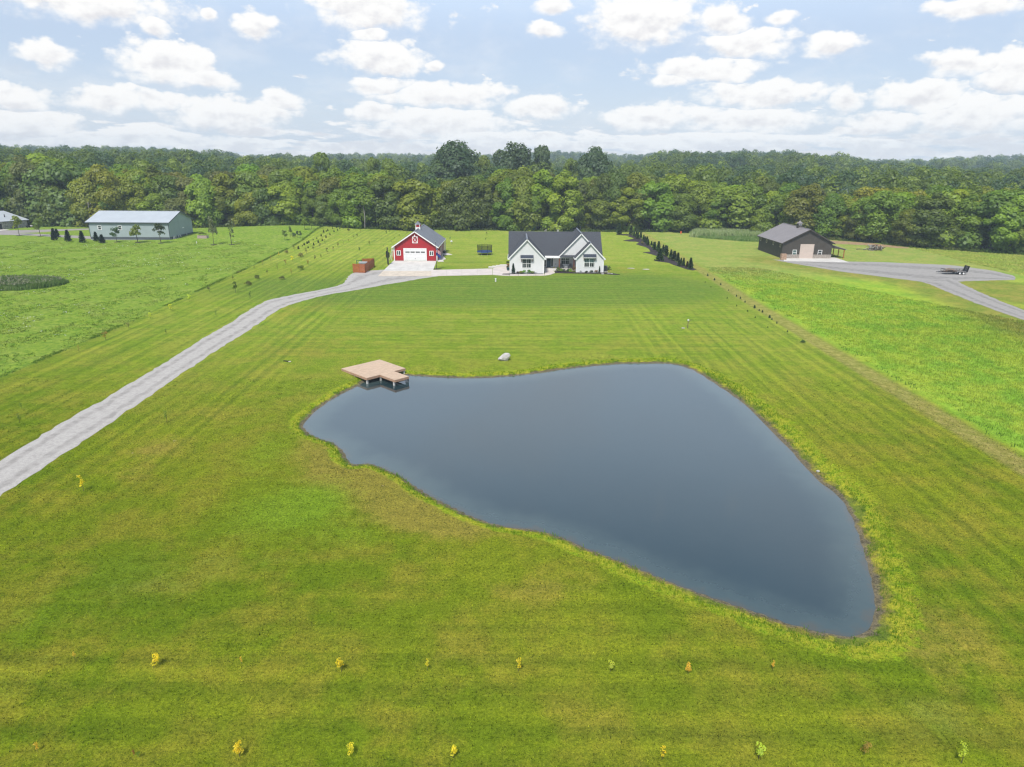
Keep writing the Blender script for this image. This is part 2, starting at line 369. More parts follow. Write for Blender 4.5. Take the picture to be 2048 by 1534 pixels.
DRY = [(700,950,80,34,1.4),(800,1000,80,40,1.3),(900,1050,90,28,1.1),(660,910,60,24,1.1),(610,880,30,20,.6),(260,940,60,30,.45),(300,900,40,16,.5),(340,880,60,24,.3),(600,700,110,40,.45),(1100,1180,190,36,.4),
       (1820,1280,80,90,.55),(1900,1250,90,110,.35),(1230,540,60,10,.45),(1270,690,110,24,.3),(590,620,60,22,.4),(1400,680,60,20,.3),(1200,1420,300,40,.2),(930,1300,300,30,.18),(1560,540,60,16,.5),(1850,580,150,20,.4),
       (1950,595,90,14,.5),(1640,540,60,12,.3),(1480,520,40,12,.2),(420,830,80,40,.2),(60,590,60,6,.9),(30,583,50,4,.6)]
DARK = [(900,580,420,26,1.7),(1250,570,160,26,1.3),(880,545,120,10,.5),(1870,1430,90,50,.5),(300,1180,180,60,.35),(250,1120,120,50,.3),(560,560,60,10,.3),(650,575,60,12,.35),(1360,1180,60,16,.45),(520,1120,110,30,.25),(1000,650,300,14,.25),
        (640,525,80,14,.2),(930,520,60,12,.4),(300,800,160,40,.15),(1600,880,70,40,.15)]
def bank_w(x, y): return 1.2+.85*sstep(-4, 14, x)*sstep(95, 70, y)
WEDGE = np.array([at(*p) for p in [(1940,568),(2000,580),(2060,592),(2200,610)]])
LANE = np.array([at(*p) for p in [(1540,520),(1565,523),(1680,543),(1830,562),(1905,588),(2000,624),(2120,672),(2300,745)]])
def ground_attrs(gx, gy):
    sd = poly_sd(SH, gx, gy)
    return dict(pond=sd, bank=sd/bank_w(gx, gy), lane=np.minimum(poly_sd(LANE, gx, gy, False), poly_sd(WEDGE, gx, gy, False)-5.), wood=wood_depth(gx, gy), lime=blobs(LIME, gx, gy), dry=blobs(DRY, gx, gy), dark=blobs(DARK, gx, gy),
      left=-(gx-np.interp(gy, [70, 108, 168, 244, 270], [-60.6, -60.7, -63.1, -67.6, -69])), right=gx-np.interp(gy, [20, 52, 127, 164, 252], [42.7, 42.8, 42.9, 43.7, 45.1]),
      mowy=np.clip(sstep(-24, -32, gx)*sstep(20, 60, gy)+sstep(14, 24, gx)*sstep(10, 40, gy)*sstep(140, 95, gy)+.10*sstep(84, 95, gy)*sstep(165, 150, gy), 0, 1), mowx=np.clip(sstep(44, 28, gy)+sstep(160, 180, gy)*1.0+.75*sstep(82, 95, gy)*sstep(-44, -24, gx)*sstep(44, 30, gx), 0, 1))
att = ground_attrs(gx, gy)
def ground_mat():
    m = bpy.data.materials.new('lawn_and_fields'); m.use_nodes = True; t = NT(m.node_tree); t.n.clear()
    P = t.node('ShaderNodeTexCoord').outputs['Object']; x, y, z = t.xyz(P)
    n1 = t.noise(P, .045, 4, .55); n2 = t.noise(P, .22, 4, .6); n3 = t.noise(P, 1.1, 5, .65); n4 = t.noise(P, 5.5, 5, .7); n5 = t.noise(P, 16, 3, .7)
    c = t.mix(t.step(n1, .38, .62), (.100,.152,.007), (.150,.184,.011))
    c = t.mix(t.step(n2, .40, .66), c, (.172,.176,.017))
    far = t.step(y, 45., 110.)
    c = t.mix(t.m('MULTIPLY', far, .75), c, t.mix(t.step(n2, .35, .65), (.158,.238,.028), (.214,.262,.042)))
    back = t.step(y, 158., 185.)
    c = t.mix(t.m('MULTIPLY', back, .75), c, t.mix(t.step(n2, .35, .65), (.200,.272,.034), (.262,.295,.054)))
    # painted patches
    def edgy(a, lo, hi, amt=.35): return t.step(t.m('ADD', t.attr(a), t.m('MULTIPLY', t.m('SUBTRACT', t.m('ADD', n3, n2), 1.0), amt*2.6)), lo, hi)
    c = t.mix(t.m('MULTIPLY', edgy('dark', .15, .9, .25), .62), c, (.088,.155,.028))
    c = t.mix(t.m('MULTIPLY', edgy('dry', .15, .9), .80), c, (.212,.180,.034))
    c = t.mix(t.m('MULTIPLY', edgy('lime', .15, .95), .80), c, (.138,.222,.014))
    # mowing stripes
    w1 = t.m('MULTIPLY', t.m('SUBTRACT', t.noise(P, .3, 3, .5), .5), 3.0)
    sxs = t.m('SINE', t.m('ADD', t.m('MULTIPLY', x, 2*math.pi/1.75), w1)); sys_ = t.m('SINE', t.m('ADD', t.m('MULTIPLY', y, 2*math.pi/2.3), w1))
    stx = t.noise(t.vm('MULTIPLY', P, (1.3, .03, 0)), 1., 3, .6); sty = t.noise(t.vm('MULTIPLY', P, (.03, 1.1, 0)), 1., 3, .6)
    sy_ = t.m('MULTIPLY', t.m('ADD', t.m('MULTIPLY', sxs, .32), t.m('MULTIPLY', t.m('SUBTRACT', stx, .5), 3.4)), t.attr('mowy'))
    sx_ = t.m('MULTIPLY', t.m('ADD', t.m('MULTIPLY', sys_, .26), t.m('MULTIPLY', t.m('SUBTRACT', sty, .5), 3.0)), t.attr('mowx'))
    st = t.m('MULTIPLY', t.m('ADD', sy_, sx_), .27)
    c = t.mix(1., c, t.comb(*(t.m('ADD', 1.0, t.m('MULTIPLY', st, k)) for k in (1.25, .95, .7))), 'MULTIPLY')
    # meadow on the left, field on the right
    mead = t.mix(t.step(n3, .35, .68), (.130,.230,.026), (.205,.275,.038)); mead = t.mix(t.m('MULTIPLY', t.step(n2, .42, .7), .6), mead, (.235,.275,.062)); mead = t.mix(t.m('MULTIPLY', t.step(n4, .5, .75), .45), mead, (.085,.185,.030))
    nz = t.m('MULTIPLY', t.m('SUBTRACT', n4, .5), 1.2)
    ml = t.step(t.m('ADD', t.attr('left'), nz), -.3, .35)
    c = t.mix(ml, c, mead)
    rim = t.m('MULTIPLY', t.m('MULTIPLY', ml, t.m('SUBTRACT', 1., t.step(t.attr('left'), .3, 1.0))), .3); c = t.mix(rim, c, (.03,.07,.012))
    rr = t.m('ADD', t.attr('right'), t.m('MULTIPLY', nz, .8))
    strip = t.m('MULTIPLY', t.step(rr, -.4, .6), t.m('SUBTRACT', 1., t.step(rr, 2.0, 3.6)))
    c = t.mix(t.m('MULTIPLY', strip, .62), c, t.mix(t.step(n3, .3, .7), (.205,.195,.048), (.290,.235,.095)))
    fieldn = t.mix(t.step(n2, .36, .62), (.178,.314,.030), (.272,.354,.038)); fieldn = t.mix(t.m('MULTIPLY', t.step(n4, .48, .72), .4), fieldn, (.135,.255,.028))
    farf = t.mix(t.step(n2, .35, .65), (.190,.260,.050), (.255,.275,.068))
    fieldn = t.mix(t.step(y, 140., 170.), fieldn, farf)
    margin = t.m('SUBTRACT', 1., t.step(t.m('ADD', t.attr('lane'), t.m('MULTIPLY', t.m('SUBTRACT', n2, .5), 9.)), 3., 11.)); fieldn = t.mix(t.m('MULTIPLY', margin, .9), fieldn, t.mix(t.step(n2, .35, .65), (.150,.195,.032), (.235,.215,.050)))
    c = t.mix(t.step(rr, 2.4, 4.2), c, fieldn)
    # pond bank: mud, dark reeds, bright strip
    pd = t.m('ADD', t.attr('pond'), t.m('MULTIPLY', t.m('SUBTRACT', n3, .5), 1.3))
    pn = t.m('ADD', t.attr('bank'), t.m('MULTIPLY', t.m('SUBTRACT', t.m('ADD', n3, n2), 1.), 1.1))
    bank = t.m('MULTIPLY', t.m('SUBTRACT', 1., t.step(pn, .95, 1.3)), .85)
    c = t.mix(bank, c, t.mix(t.step(n3, .35, .6), (.205,.300,.014), (.262,.270,.022)))
    c = t.mix(t.m('MULTIPLY', t.m('SUBTRACT', 1., t.step(pn, .35, .62)), .8), c, t.mix(t.step(n2, .4, .6), (.085,.125,.022), (.165,.125,.042)))
    c = t.mix(t.m('SUBTRACT', 1., t.step(pd, .28, .62)), c, t.mix(n4, (.085,.072,.042), (.175,.15,.10)))
    # floor of the wood
    c = t.mix(t.step(t.m('ADD', t.attr('wood'), t.m('MULTIPLY', t.m('SUBTRACT', n3, .5), 5.)), -3., 1.), c, t.mix(n3, (.025,.040,.012), (.075,.085,.028)))
    # grain of the turf, weeds
    g = t.m('ADD', t.m('ADD', t.m('MULTIPLY', t.m('SUBTRACT', n4, .5), 2.5), t.m('MULTIPLY', t.m('SUBTRACT', n5, .5), 2.5)), t.m('MULTIPLY', t.m('SUBTRACT', n3, .5), 1.15))
    c = t.mix(1., c, t.comb(*(t.m('ADD', 1.0, t.m('MULTIPLY', g, k)) for k in (1.0, .9, .8))), 'MULTIPLY')
    wd = t.m('MULTIPLY', t.step(t.noise(P, 2.2, 4, .7), .63, .72), t.step(t.noise(P, .12, 3, .6), .42, .62)); c = t.mix(t.m('MULTIPLY', wd, .4), c, (.04,.075,.016))
    bare = t.m('MULTIPLY', t.step(t.noise(t.vm('MULTIPLY', P, (1, .6, 1)), 1.3, 3, .6), .70, .74), t.step(t.attr('dry'), .25, .5)); c = t.mix(t.m('MULTIPLY', bare, .8), c, (.30,.235,.16))
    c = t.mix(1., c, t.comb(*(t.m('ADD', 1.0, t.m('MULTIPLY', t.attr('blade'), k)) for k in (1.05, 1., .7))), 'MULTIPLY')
    bmp = t.node('ShaderNodeBump', {'Height': t.m('ADD', n5, t.m('MULTIPLY', n4, 1.5)), 'Strength': .55, 'Distance': .08})
    b = t.node('ShaderNodeBsdfDiffuse', {'Color': c, 'Roughness': .5, 'Normal': bmp.outputs[0]})
    t.node('ShaderNodeOutputMaterial', {'Surface': b.outputs[0]}); return m
GROUNDM = ground_mat(); gme = np_mesh('ground', np.stack([gx, gy, gzv], 1), GF, GROUNDM, att); gme.polygons.foreach_set('use_smooth', [True]*len(gme.polygons))
tag(obj('ground', gme), 'mown lawn, meadow and fields with low wooded hills beyond', kind='structure')

# pond
def water_mat():
    m = bpy.data.materials.new('pond_water'); m.use_nodes = True; t = NT(m.node_tree); t.n.clear()
    P = t.node('ShaderNodeTexCoord').outputs['Object']; n = t.noise(P, .12, 4, .6)
    sh = t.m('ADD', t.attr('shore'), t.m('MULTIPLY', t.m('SUBTRACT', t.noise(P, .7, 4, .65), .5), 2.6))
    c = t.mix(n, (.016,.034,.040), (.020,.040,.047)); c = t.mix(t.m('SUBTRACT', 1., t.step(sh, .2, 3.2)), c, (.048,.074,.074)); c = t.mix(t.m('SUBTRACT', 1., t.step(sh, -.3, .5)), c, (.070,.072,.058))
    rip = t.noise(t.vm('MULTIPLY', P, (1.4, 3.4, 1)), 1.2, 4, .6); big = t.noise(P, .35, 3, .5)
    bmp = t.node('ShaderNodeBump', {'Height': t.m('ADD', rip, t.m('MULTIPLY', big, 2.)), 'Strength': .08, 'Distance': .03})
    b = t.node('ShaderNodeBsdfPrincipled', {'Base Color': c, 'Roughness': .05, 'IOR': 1.95, 'Specular IOR Level': .5, 'Normal': bmp.outputs[0]})
    t.node('ShaderNodeOutputMaterial', {'Surface': b.outputs[0]}); return m
wx, wy = np.meshgrid(np.arange(-24, 27, .75), np.arange(27, 92, .75)); wi = np.arange(wx.size).reshape(wx.shape); wsd = poly_sd(SH, wx, wy)
keep = (np.maximum.reduce([wsd[:-1, :-1], wsd[1:, :-1], wsd[:-1, 1:], wsd[1:, 1:]]) < 2.2)
wf = np.stack([wi[:-1, :-1], wi[:-1, 1:], wi[1:, 1:], wi[1:, :-1]], -1)[keep]
used = np.unique(wf); rm = np.zeros(wx.size, int); rm[used] = np.arange(len(used))
tag(obj('pond_water', np_mesh('pond_water', np.stack([wx.ravel()[used], wy.ravel()[used], np.full(len(used), ZW)], 1), rm[wf], water_mat(), {'shore': -wsd.ravel()[used]})), 'still slate blue pond in the lawn', kind='structure')

# gravel, tracks
def gravel_mat(name, c1, c2, along=True):
    m = bpy.data.materials.new(name); m.use_nodes = True; t = NT(m.node_tree); t.n.clear()
    P = t.node('ShaderNodeTexCoord').outputs['Object']; u = t.attr('across')
    n = t.noise(P, 14, 4, .75); n2 = t.noise(P, .9, 4, .6); c = t.mix(t.step(n, .3, .7), c1, c2); c = t.mix(t.m('MULTIPLY', t.step(n2, .45, .75), .35), c, tuple(k*.72 for k in c1))
    pt = t.noise(P, 3.2, 4, .7)
    tr = t.m('MULTIPLY', t.step(t.m('MULTIPLY', t.m('COSINE', t.m('MULTIPLY', t.m('ADD', u, t.m('MULTIPLY', t.m('SUBTRACT', t.noise(P, .35, 4, .6), .5), .22)), 4*math.pi)), -1.), .1, 1.), t.step(t.m('ADD', n2, t.m('MULTIPLY', t.m('SUBTRACT', pt, .5), .8)), .15, .95)) if along else 0.   # wheel lines
    c = t.mix(1., c, t.m('ADD', .62, t.m('MULTIPLY', pt, .76)), 'MULTIPLY')
    if along: c = t.mix(tr, c, tuple(k*.66 for k in c1))
    e = t.step(t.m('ADD', t.m('MINIMUM', u, t.m('SUBTRACT', 1., u)), t.m('MULTIPLY', t.m('SUBTRACT', t.noise(P, 1.8, 4, .7), .5), .16 if along else .0)), .0, .05)
    b = t.node('ShaderNodeBsdfDiffuse', {'Color': c, 'Normal': t.node('ShaderNodeBump', {'Height': n, 'Strength': .6, 'Distance': .04}).outputs[0]})
    t.node('ShaderNodeOutputMaterial', {'Surface': b.outputs[0]}); return m
GRAVEL = gravel_mat('limestone_gravel', (.34,.318,.298), (.47,.445,.42)); LOTG = gravel_mat('lot_gravel', (.27,.255,.24), (.37,.35,.33)); DIRT = mat('bare_dirt_track', (.33,.22,.12), .95, .2, 1.2)
def ribbon(name, Lp, Rp, m, z=.02, label=None, sub=26, jag=.22):
    """strip between two pixel polylines with a ragged grassy edge"""
    def res(L):
        A = np.array([at(*p) for p in L]); s = np.concatenate([[0], np.cumsum(np.hypot(*np.diff(A, axis=0).T))]); u = np.linspace(0, s[-1], sub)
        # smooth the corners a little
        X = np.interp(u, s, A[:, 0]); Y = np.interp(u, s, A[:, 1])
        for _ in range(2): X[1:-1] = (X[:-2]+2*X[1:-1]+X[2:])/4; Y[1:-1] = (Y[:-2]+2*Y[1:-1]+Y[2:])/4
        return np.stack([X, Y], 1)
    A, B = res(Lp), res(Rp); A = A+rng.normal(0, jag*.5, A.shape); B = B+rng.normal(0, jag*.5, B.shape); V = []; U = []; n = 9
    for a, b in zip(A, B):
        for k in range(n): u = k/(n-1); p = a*(1-u)+b*u; V.append((p[0], p[1], z)); U.append(u)
    I = np.arange(len(V)).reshape(-1, n); f = np.stack([I[:-1, :-1], I[1:, :-1], I[1:, 1:], I[:-1, 1:]], -1).reshape(-1, 4)
    if np.cross(np.append(A[1]-A[0], 0), np.append(B[0]-A[0], 0))[2] > 0: f = f[:, ::-1]
    V = np.array(V); V[:, 2] += np.where(np.hypot(V[:, 0], V[:, 1]) > 180, gz(V[:, 0], V[:, 1]), 0)
    return tag(obj(name, np_mesh(name, V, f, m, {'across': U})), label, kind='structure')
DL = [(-160,1000),(0,922.7),(17.6,914),(85,871.5),(161,823),(190,810),(255,769),(293,748),(345,716),(381,692.7),(425,666),(469,641),(501,618),(533,601),(568,593),(615,584.5),(654,576.7),(679,571),(689,565),(695,555),(705,546),(740,541),(771,539)]
DR = [(-160,1078),(0,994.5),(29,971),(88,936),(146.5,895),(205,857),(264,816),(316,780.6),(363,748),(407,719),(439.5,695.7),(480.5,672),(524,643),(544.5,626.5),(568,613.8),(605,602),(640,592),(679,585.5),(722,578.7),(761,571),(798,565),(850,556),(875,552.5)]
DRIVE = np.array([at(*p) for p in DL]+[at(*p) for p in DR[::-1]])
def drive_mask(x, y): return poly_sd(DRIVE, x, y) < .15
ribbon('gravel_drive', DL, DR, GRAVEL, .015, 'pale gravel drive running up to the red barn', 120)
ribbon('gravel_lot', [(1545,519),(1600,521),(1680,523),(1760,524),(1830,527),(1900,530),(1980,540),(2030,552),(2030,556)],
       [(1565,523),(1610,531),(1680,543),(1760,553),(1830,562),(1880,568),(1920,563),(1980,561),(2030,560)], LOTG, .012, 'grey gravel yard in front of the brown barn', 60)
ribbon('gravel_lane', [(1850,560),(1900,556),(1925,568),(1960,585),(2000,602),(2048,620),(2120,650)], [(1838,562),(1868,572),(1905,588),(1950,606),(2000,624),(2048,640),(2120,672)], LOTG, .017, 'gravel lane leading away from the yard to the right edge', 50)
ribbon('dirt_track', [(1380,461),(1480,467),(1520,472)], [(1380,464),(1480,472),(1520,477)], DIRT, .02, 'bare dirt track along the wood', 30, .5)
ribbon('dirt_track', [(1660,481),(1740,486),(1790,492),(1815,495)], [(1660,487),(1740,491),(1790,496),(1815,497)], DIRT, .02, 'bare dirt track behind the brush pile', 30, .4)
ASPH = mat('pale_asphalt', (.30,.27,.26), .9, .12, .6)
ribbon('left_driveway', [(-60,467),(0,465.5),(60,467),(120,470),(182,472.5)], [(-60,471),(0,469.5),(60,471),(120,474.5),(182,478)], ASPH, .02, 'pale paved driveway beside the grey barn', 24, .1)
ribbon('left_driveway', [(-20,461),(40,460.5),(100,459),(178,457)], [(-20,466),(40,466),(75,465),(110,462.5),(178,459.5)], ASPH, .016, 'pale paved apron in front of the stone house', 24, .1)

# ------------------------------------------------------------------ building kit
def window(parent, x0, x1, z0, z1, y, cols=2, rows=2, glass=GLASS, fr=.11, frame_mat=TRIM, side=None, label=None):
    """frame and panes on a wall at depth y facing -y (side=(x) puts it on a wall at x facing -x, x0..x1 then run in y)"""
    f = MB(); W_ = x1-x0; H_ = z1-z0
    def bx(mb, a0, a1, c0, c1, d0, d1):
        if side is None: mb.box(a0, a1, y-d1, y-d0, c0, c1)
        else: mb.box(side-d1, side-d0, a0, a1, c0, c1)
    bx(f, x0-fr, x1+fr, z1, z1+fr, -.02, .06); bx(f, x0-fr, x1+fr, z0-fr, z0, -.02, .07); bx(f, x0-fr, x0, z0, z1, -.02, .06); bx(f, x1, x1+fr, z0, z1, -.02, .06)
    for i in range(1, cols): c = x0+W_*i/cols; bx(f, c-fr*.5, c+fr*.5, z0, z1, -.02, .055)
    fo = part('window', f, frame_mat, parent, True, label=label)
    for i in range(cols):
        a0 = x0+W_*i/cols+(fr*.5 if i else 0); a1 = x0+W_*(i+1)/cols-(fr*.5 if i < cols-1 else 0)
        if rows > 1:
            s = MB()
            for r in range(1, rows): c = z0+H_*r/rows; bx(s, a0, a1, c-.04, c+.04, -.01, .045)
            part('sash', s, frame_mat, fo, True)
        for r in range(rows):
            p = MB(); c0 = z0+H_*r/rows+(.04 if r else 0); c1 = z0+H_*(r+1)/rows-(.04 if r < rows-1 else 0); bx(p, a0, a1, c0, c1, -.01, .012)
            part('pane', p, glass[r % len(glass)] if isinstance(glass, (list, tuple)) else glass, fo, True)
    return fo
def gable_prism(mb, x0, x1, y0, y1, z0, ze, zr, axis='y'):
    """closed gable body; ridge along axis"""
    if axis == 'y':
        xm = (x0+x1)/2; v = [(x0,y0,z0),(x1,y0,z0),(x1,y0,ze),(xm,y0,zr),(x0,y0,ze),(x0,y1,z0),(x1,y1,z0),(x1,y1,ze),(xm,y1,zr),(x0,y1,ze)]
    else:
        ym = (y0+y1)/2; v = [(x0,y1,z0),(x0,y0,z0),(x0,y0,ze),(x0,ym,zr),(x0,y1,ze),(x1,y1,z0),(x1,y0,z0),(x1,y0,ze),(x1,ym,zr),(x1,y1,ze)]
    return mb.add(v, [(0,1,2,3,4),(9,8,7,6,5),(0,5,6,1),(1,6,7,2),(2,7,8,3),(3,8,9,4),(4,9,5,0)])
def gable_roof(parent, x0, x1, y0, y1, ze, zr, m, t=.16, ov=.35, axis='y', names='roof', rib=None, fascia=None, gutter=True, ov_front=None):
    """two roof slabs (+ fascia boards and seams); x0..x1,y0..y1 is the wall outline"""
    rs = []
    ovf = ov if ov_front is None else ov_front
    if axis == 'y':
        xm = (x0+x1)/2; k = (zr-ze)/(xm-x0); lo = ze-k*ov+t; hi = zr+t
        A = [(x0-ov,y0-ovf,lo),(xm,y0-ovf,hi),(xm,y1+ov,hi),(x0-ov,y1+ov,lo)]; B = [(xm,y0-ovf,hi),(x1+ov,y0-ovf,lo),(x1+ov,y1+ov,lo),(xm,y1+ov,hi)]
    else:
        ym = (y0+y1)/2; k = (zr-ze)/(ym-y0); lo = ze-k*ov+t; hi = zr+t
        A = [(x0-ovf,y0-ov,lo),(x1+ov,y0-ov,lo),(x1+ov,ym,hi),(x0-ovf,ym,hi)]; B = [(x0-ovf,ym,hi),(x1+ov,ym,hi),(x1+ov,y1+ov,lo),(x0-ovf,y1+ov,lo)]
    ro = None
    for Q in (A, B):
        mb = MB().slab(Q, t); o = part(names, mb, m, parent, True); ro = ro or o
        if rib:
            q = [Vector(p) for p in Q]; r = MB()
            if axis == 'y': e0, e1, f0, f1 = (q[0], q[3], q[1], q[2])
            else: e0, e1, f0, f1 = (q[0], q[1], q[3], q[2])
            n = (q[1]-q[0]).cross(q[2]-q[0]).normalized(); L = (e1-e0).length; c = int(L/rib)
            for i in range(c+1):
                u = i/c*.998+.001; r.bar(e0.lerp(e1, u)+n*.012, f0.lerp(f1, u)+n*.012, .05, .035, up=n)
            part('roof_seam', r, m, o, True, kind='stuff')
    if fascia:
        for i, (Q, s) in enumerate(((A, -1), (B, 1))):
            f = MB(); q = [Vector(p) for p in Q]; d = Vector((0, 0, -.13))
            if axis == 'y':
                for a, b, yy in ((q[0], q[1], -.03), (q[3], q[2], .03)): f.bar(a+d+Vector((0, yy, 0)), b+d+Vector((0, yy, 0)), .05, .26, up=(0, 0, 1))
                e = (q[0], q[3]) if i == 0 else (q[1], q[2]); f.bar(e[0]+d+Vector((s*.03, 0, 0)), e[1]+d+Vector((s*.03, 0, 0)), .06, .24)
            else:
                for a, b, xx in ((q[0], q[3], -.03), (q[1], q[2], .03)): f.bar(a+d+Vector((xx, 0, 0)), b+d+Vector((xx, 0, 0)), .05, .26)
                e = (q[0], q[1]) if i == 0 else (q[3], q[2]); f.bar(e[0]+d+Vector((0, s*.03, 0)), e[1]+d+Vector((0, s*.03, 0)), .06, .24)
            part('fascia', f, fascia, parent, True)
    cap = MB()
    if axis == 'y': cap.bar((xm, y0-ovf, hi+.02), (xm, y1+ov, hi+.02), .3, .06)
    else: cap.bar((x0-ovf, ym, hi+.02), (x1+ov, ym, hi+.02), .3, .06)
    part('ridge_cap', cap, m, ro, True)
    return ro
def battens(parent, m, x0, x1, y, top, zb, step, w=.05, d=.025, side=None, kind='stuff', name='batten'):
    """upright ribs; top(x) gives the wall height"""
    b = MB(); n = int((x1-x0)/step)
    for i in range(n+1):
        x = x0+(x1-x0)*i/n; z = top(x)
        if z-zb < .15: continue
        if side is None: b.box(x-w/2, x+w/2, y-d, y+.01, zb, z)
        else: b.box(side-d if side < 0 or True else side, side+.01, x-w/2, x+w/2, zb, z)
    part(name, b, m, parent, True, kind=kind)

# ------------------------------------------------------------------ white farmhouse
def white_house():
    t = thing('house', 'white board and batten farmhouse with charcoal gabled roofs and a front porch', 'house', (-.8, 156.5, 0))
    w = MB(); w.box(-.75, 20.9, 164.5, 174, 0, 3.55)
    # end gables of the long block
    gable_prism(w, -.75, 20.9, 164.51, 173.9, 3.4, 3.3, 8.15, 'x')
    part('wall', w, WHITE, t, True, label='white main block behind the porch')
    g1 = gable_prism(MB(), -.65, 7.1, 156.5, 166.8, .0, 3.75, 7.75); w1 = part('wall', g1, WHITE, t, True, label='white front wall under the left gable')
    g2 = gable_prism(MB(), 14.75, 20.95, 158.8, 165, .0, 3.55, 6.75); w2 = part('wall', g2, WHITE, t, True, label='white front wall under the small right gable')
    g3 = MB().slab([(11.05, 162.15, 3.6), (20.9, 162.15, 3.6), (15.97, 162.15, 8.35)], .2); g3.box(11, 21, 162.3, 164.5, 3.35, 3.6); w3 = part('wall', g3, WHITE, t, True, label='white upper wall of the large right gable')
    gt = lambda a, b, ze, zr: (lambda x: ze+(zr-ze)*(1-abs(x-(a+b)/2)/((b-a)/2))-.12)
    battens(t, WHITE, -.6, 7.05, 156.5, gt(-.65, 7.1, 3.75, 7.75), .15, .41)
    battens(t, WHITE, 14.8, 20.9, 158.8, gt(14.75, 20.95, 3.55, 6.75), .1, .41)
    battens(t, WHITE, 11.2, 20.8, 162.15, gt(11.05, 20.9, 3.6, 8.35), 3.75, .41)
    battens(t, WHITE, 7.15, 14.7, 164.5, lambda x: 3.2, .4, .41)
    # roofs
    def pl(name, pts, m=SHINGLE, th=.15, label=None): return part(name, MB().slab(pts, th), m, t, True, label=label)
    ze, zr, yf, yr, yb = 3.42, 8.42, 162.15, 168.5, 174.6; k = (zr-ze)/(yr-yf)
    pl('roof', [(-1.05,yf,ze),(21.2,yf,ze),(21.2,yr,zr),(-1.05,yr,zr)], label='front slope of the long roof')
    pl('roof', [(-1.05,yr,zr),(21.2,yr,zr),(21.2,yb,ze),(-1.05,yb,ze)])
    for x0, x1, yfr, ybk, e, r, nm in ((-.65,7.1,156.5,168.3,3.75,7.75,'left gable'), (11.05,20.9,162.15,175.2,3.45,8.5,'large right gable'), (14.75,20.93,158.8,162.6,3.5,6.72,'small right gable')):
        xm = (x0+x1)/2; o = .42; s = (r-e)/(xm-x0); lo = e-s*o+.16; hi = r+.16; fo = .35
        a = pl('roof', [(x0-o,yfr-fo,lo),(xm,yfr-fo,hi),(xm,ybk,hi),(x0-o,ybk,lo)], label='left slope of the '+nm); pl('roof', [(xm,yfr-fo,hi),(x1+o,yfr-fo,lo),(x1+o,ybk,lo),(xm,ybk,hi)], label='right slope of the '+nm)
        part('ridge_cap', MB().bar((xm, yfr-fo, hi+.02), (xm, ybk, hi+.02), .32, .05), GREYROOF, a, True)
        f = MB(); d = Vector((0, -.03, -.14))
        f.bar(Vector((x0-o, yfr-fo, lo))+d, Vector((xm, yfr-fo, hi))+d, .06, .24); f.bar(Vector((x1+o, yfr-fo, lo))+d, Vector((xm, yfr-fo, hi))+d, .06, .24); part('rake_board', f, TRIM, t, True)
        part('gutter', MB().box(x0-o-.1, x0-o+.02, yfr-fo, min(ybk, 164), lo-.2, lo-.02), TRIM, t, True); part('gutter', MB().box(x1+o-.02, x1+o+.1, yfr-fo, min(ybk, 164), lo-.2, lo-.02), TRIM, t, True)
        part('soffit', MB().box(x0-o, x0+.02, yfr-fo+.02, yfr+.02, lo-.22, lo-.12), TRIM, t, True); part('soffit', MB().box(x1-.02, x1+o, yfr-fo+.02, yfr+.02, lo-.22, lo-.12), TRIM, t, True)
    part('gutter', MB().box(7.35, 14.3, yf-.1, yf+.03, ze-.24, ze-.02), TRIM, t, True)
    part('porch_roof', MB().slab([(11.1,161.2,3.28),(14.6,161.2,3.28),(14.6,162.2,3.62),(11.1,162.2,3.62)], .1), SHINGLE, t, True, label='narrow dark skirt roof over the porch')
    part('porch_beam', MB().box(7.1, 14.75, 161.5, 162.0, 2.95, 3.18), TRIM, t, True)
    part('porch_ceiling', MB().box(7.1, 14.75, 162.0, 164.5, 3.05, 3.15), TRIM, t, True)
    part('corner_board', MB().box(-.72, -.55, 156.44, 156.6, .1, 3.7), TRIM, t, True); part('corner_board', MB().box(7.0, 7.17, 156.44, 156.6, .1, 3.7), TRIM, t, True)
    part('corner_board', MB().box(20.85, 21.02, 158.74, 158.9, .1, 3.5), TRIM, t, True); part('corner_board', MB().box(14.68, 14.85, 158.74, 158.9, .1, 3.5), TRIM, t, True)
    part('downspout', MB().box(21.02, 21.12, 158.9, 159.0, .1, 3.2), TRIM, t, True)
    part('porch_floor', MB().box(7.1, 14.75, 161.6, 164.5, 0, .36), CONC, t, True); part('porch_step', MB().box(7.3, 10.3, 161.15, 161.6, 0, .18), CONC, t, True)
    for x in (11.0, 14.45): part('porch_post', MB().box(x-.13, x+.13, 161.7, 161.96, .36, 2.95), POSTWOOD, t, True)
    window(t, 2.2, 4.2, 1.45, 3.38, 156.5); window(t, 16.6, 18.9, 1.4, 3.25, 158.8, glass=[GLASS, PALEGLASS]); window(t, 11.6, 13.55, 1.15, 3.0, 164.5)
    for x0, x1, y in ((1.75, 4.7, 156.5), (16.25, 19.25, 158.8)):
        a = part('awning', MB().slab([(x0,y-.75,3.68),(x1,y-.75,3.68),(x1,y-.01,4.30),(x0,y-.01,4.30)], .06), NAVY, t, True)
        s = MB(); n = 9
        for i in range(n+1): x = x0+.02+(x1-x0-.04)*i/n; s.bar((x, y-.75, 3.70), (x, y-.01, 4.32), .03, .03, up=(0, -.6, .7))
        part('awning_seam', s, NAVY, a, True, kind='stuff')
        part('awning_trim', MB().box(x0+.05, x1-.05, y-.72, y-.62, 3.5, 3.62), TRIM, a, True)
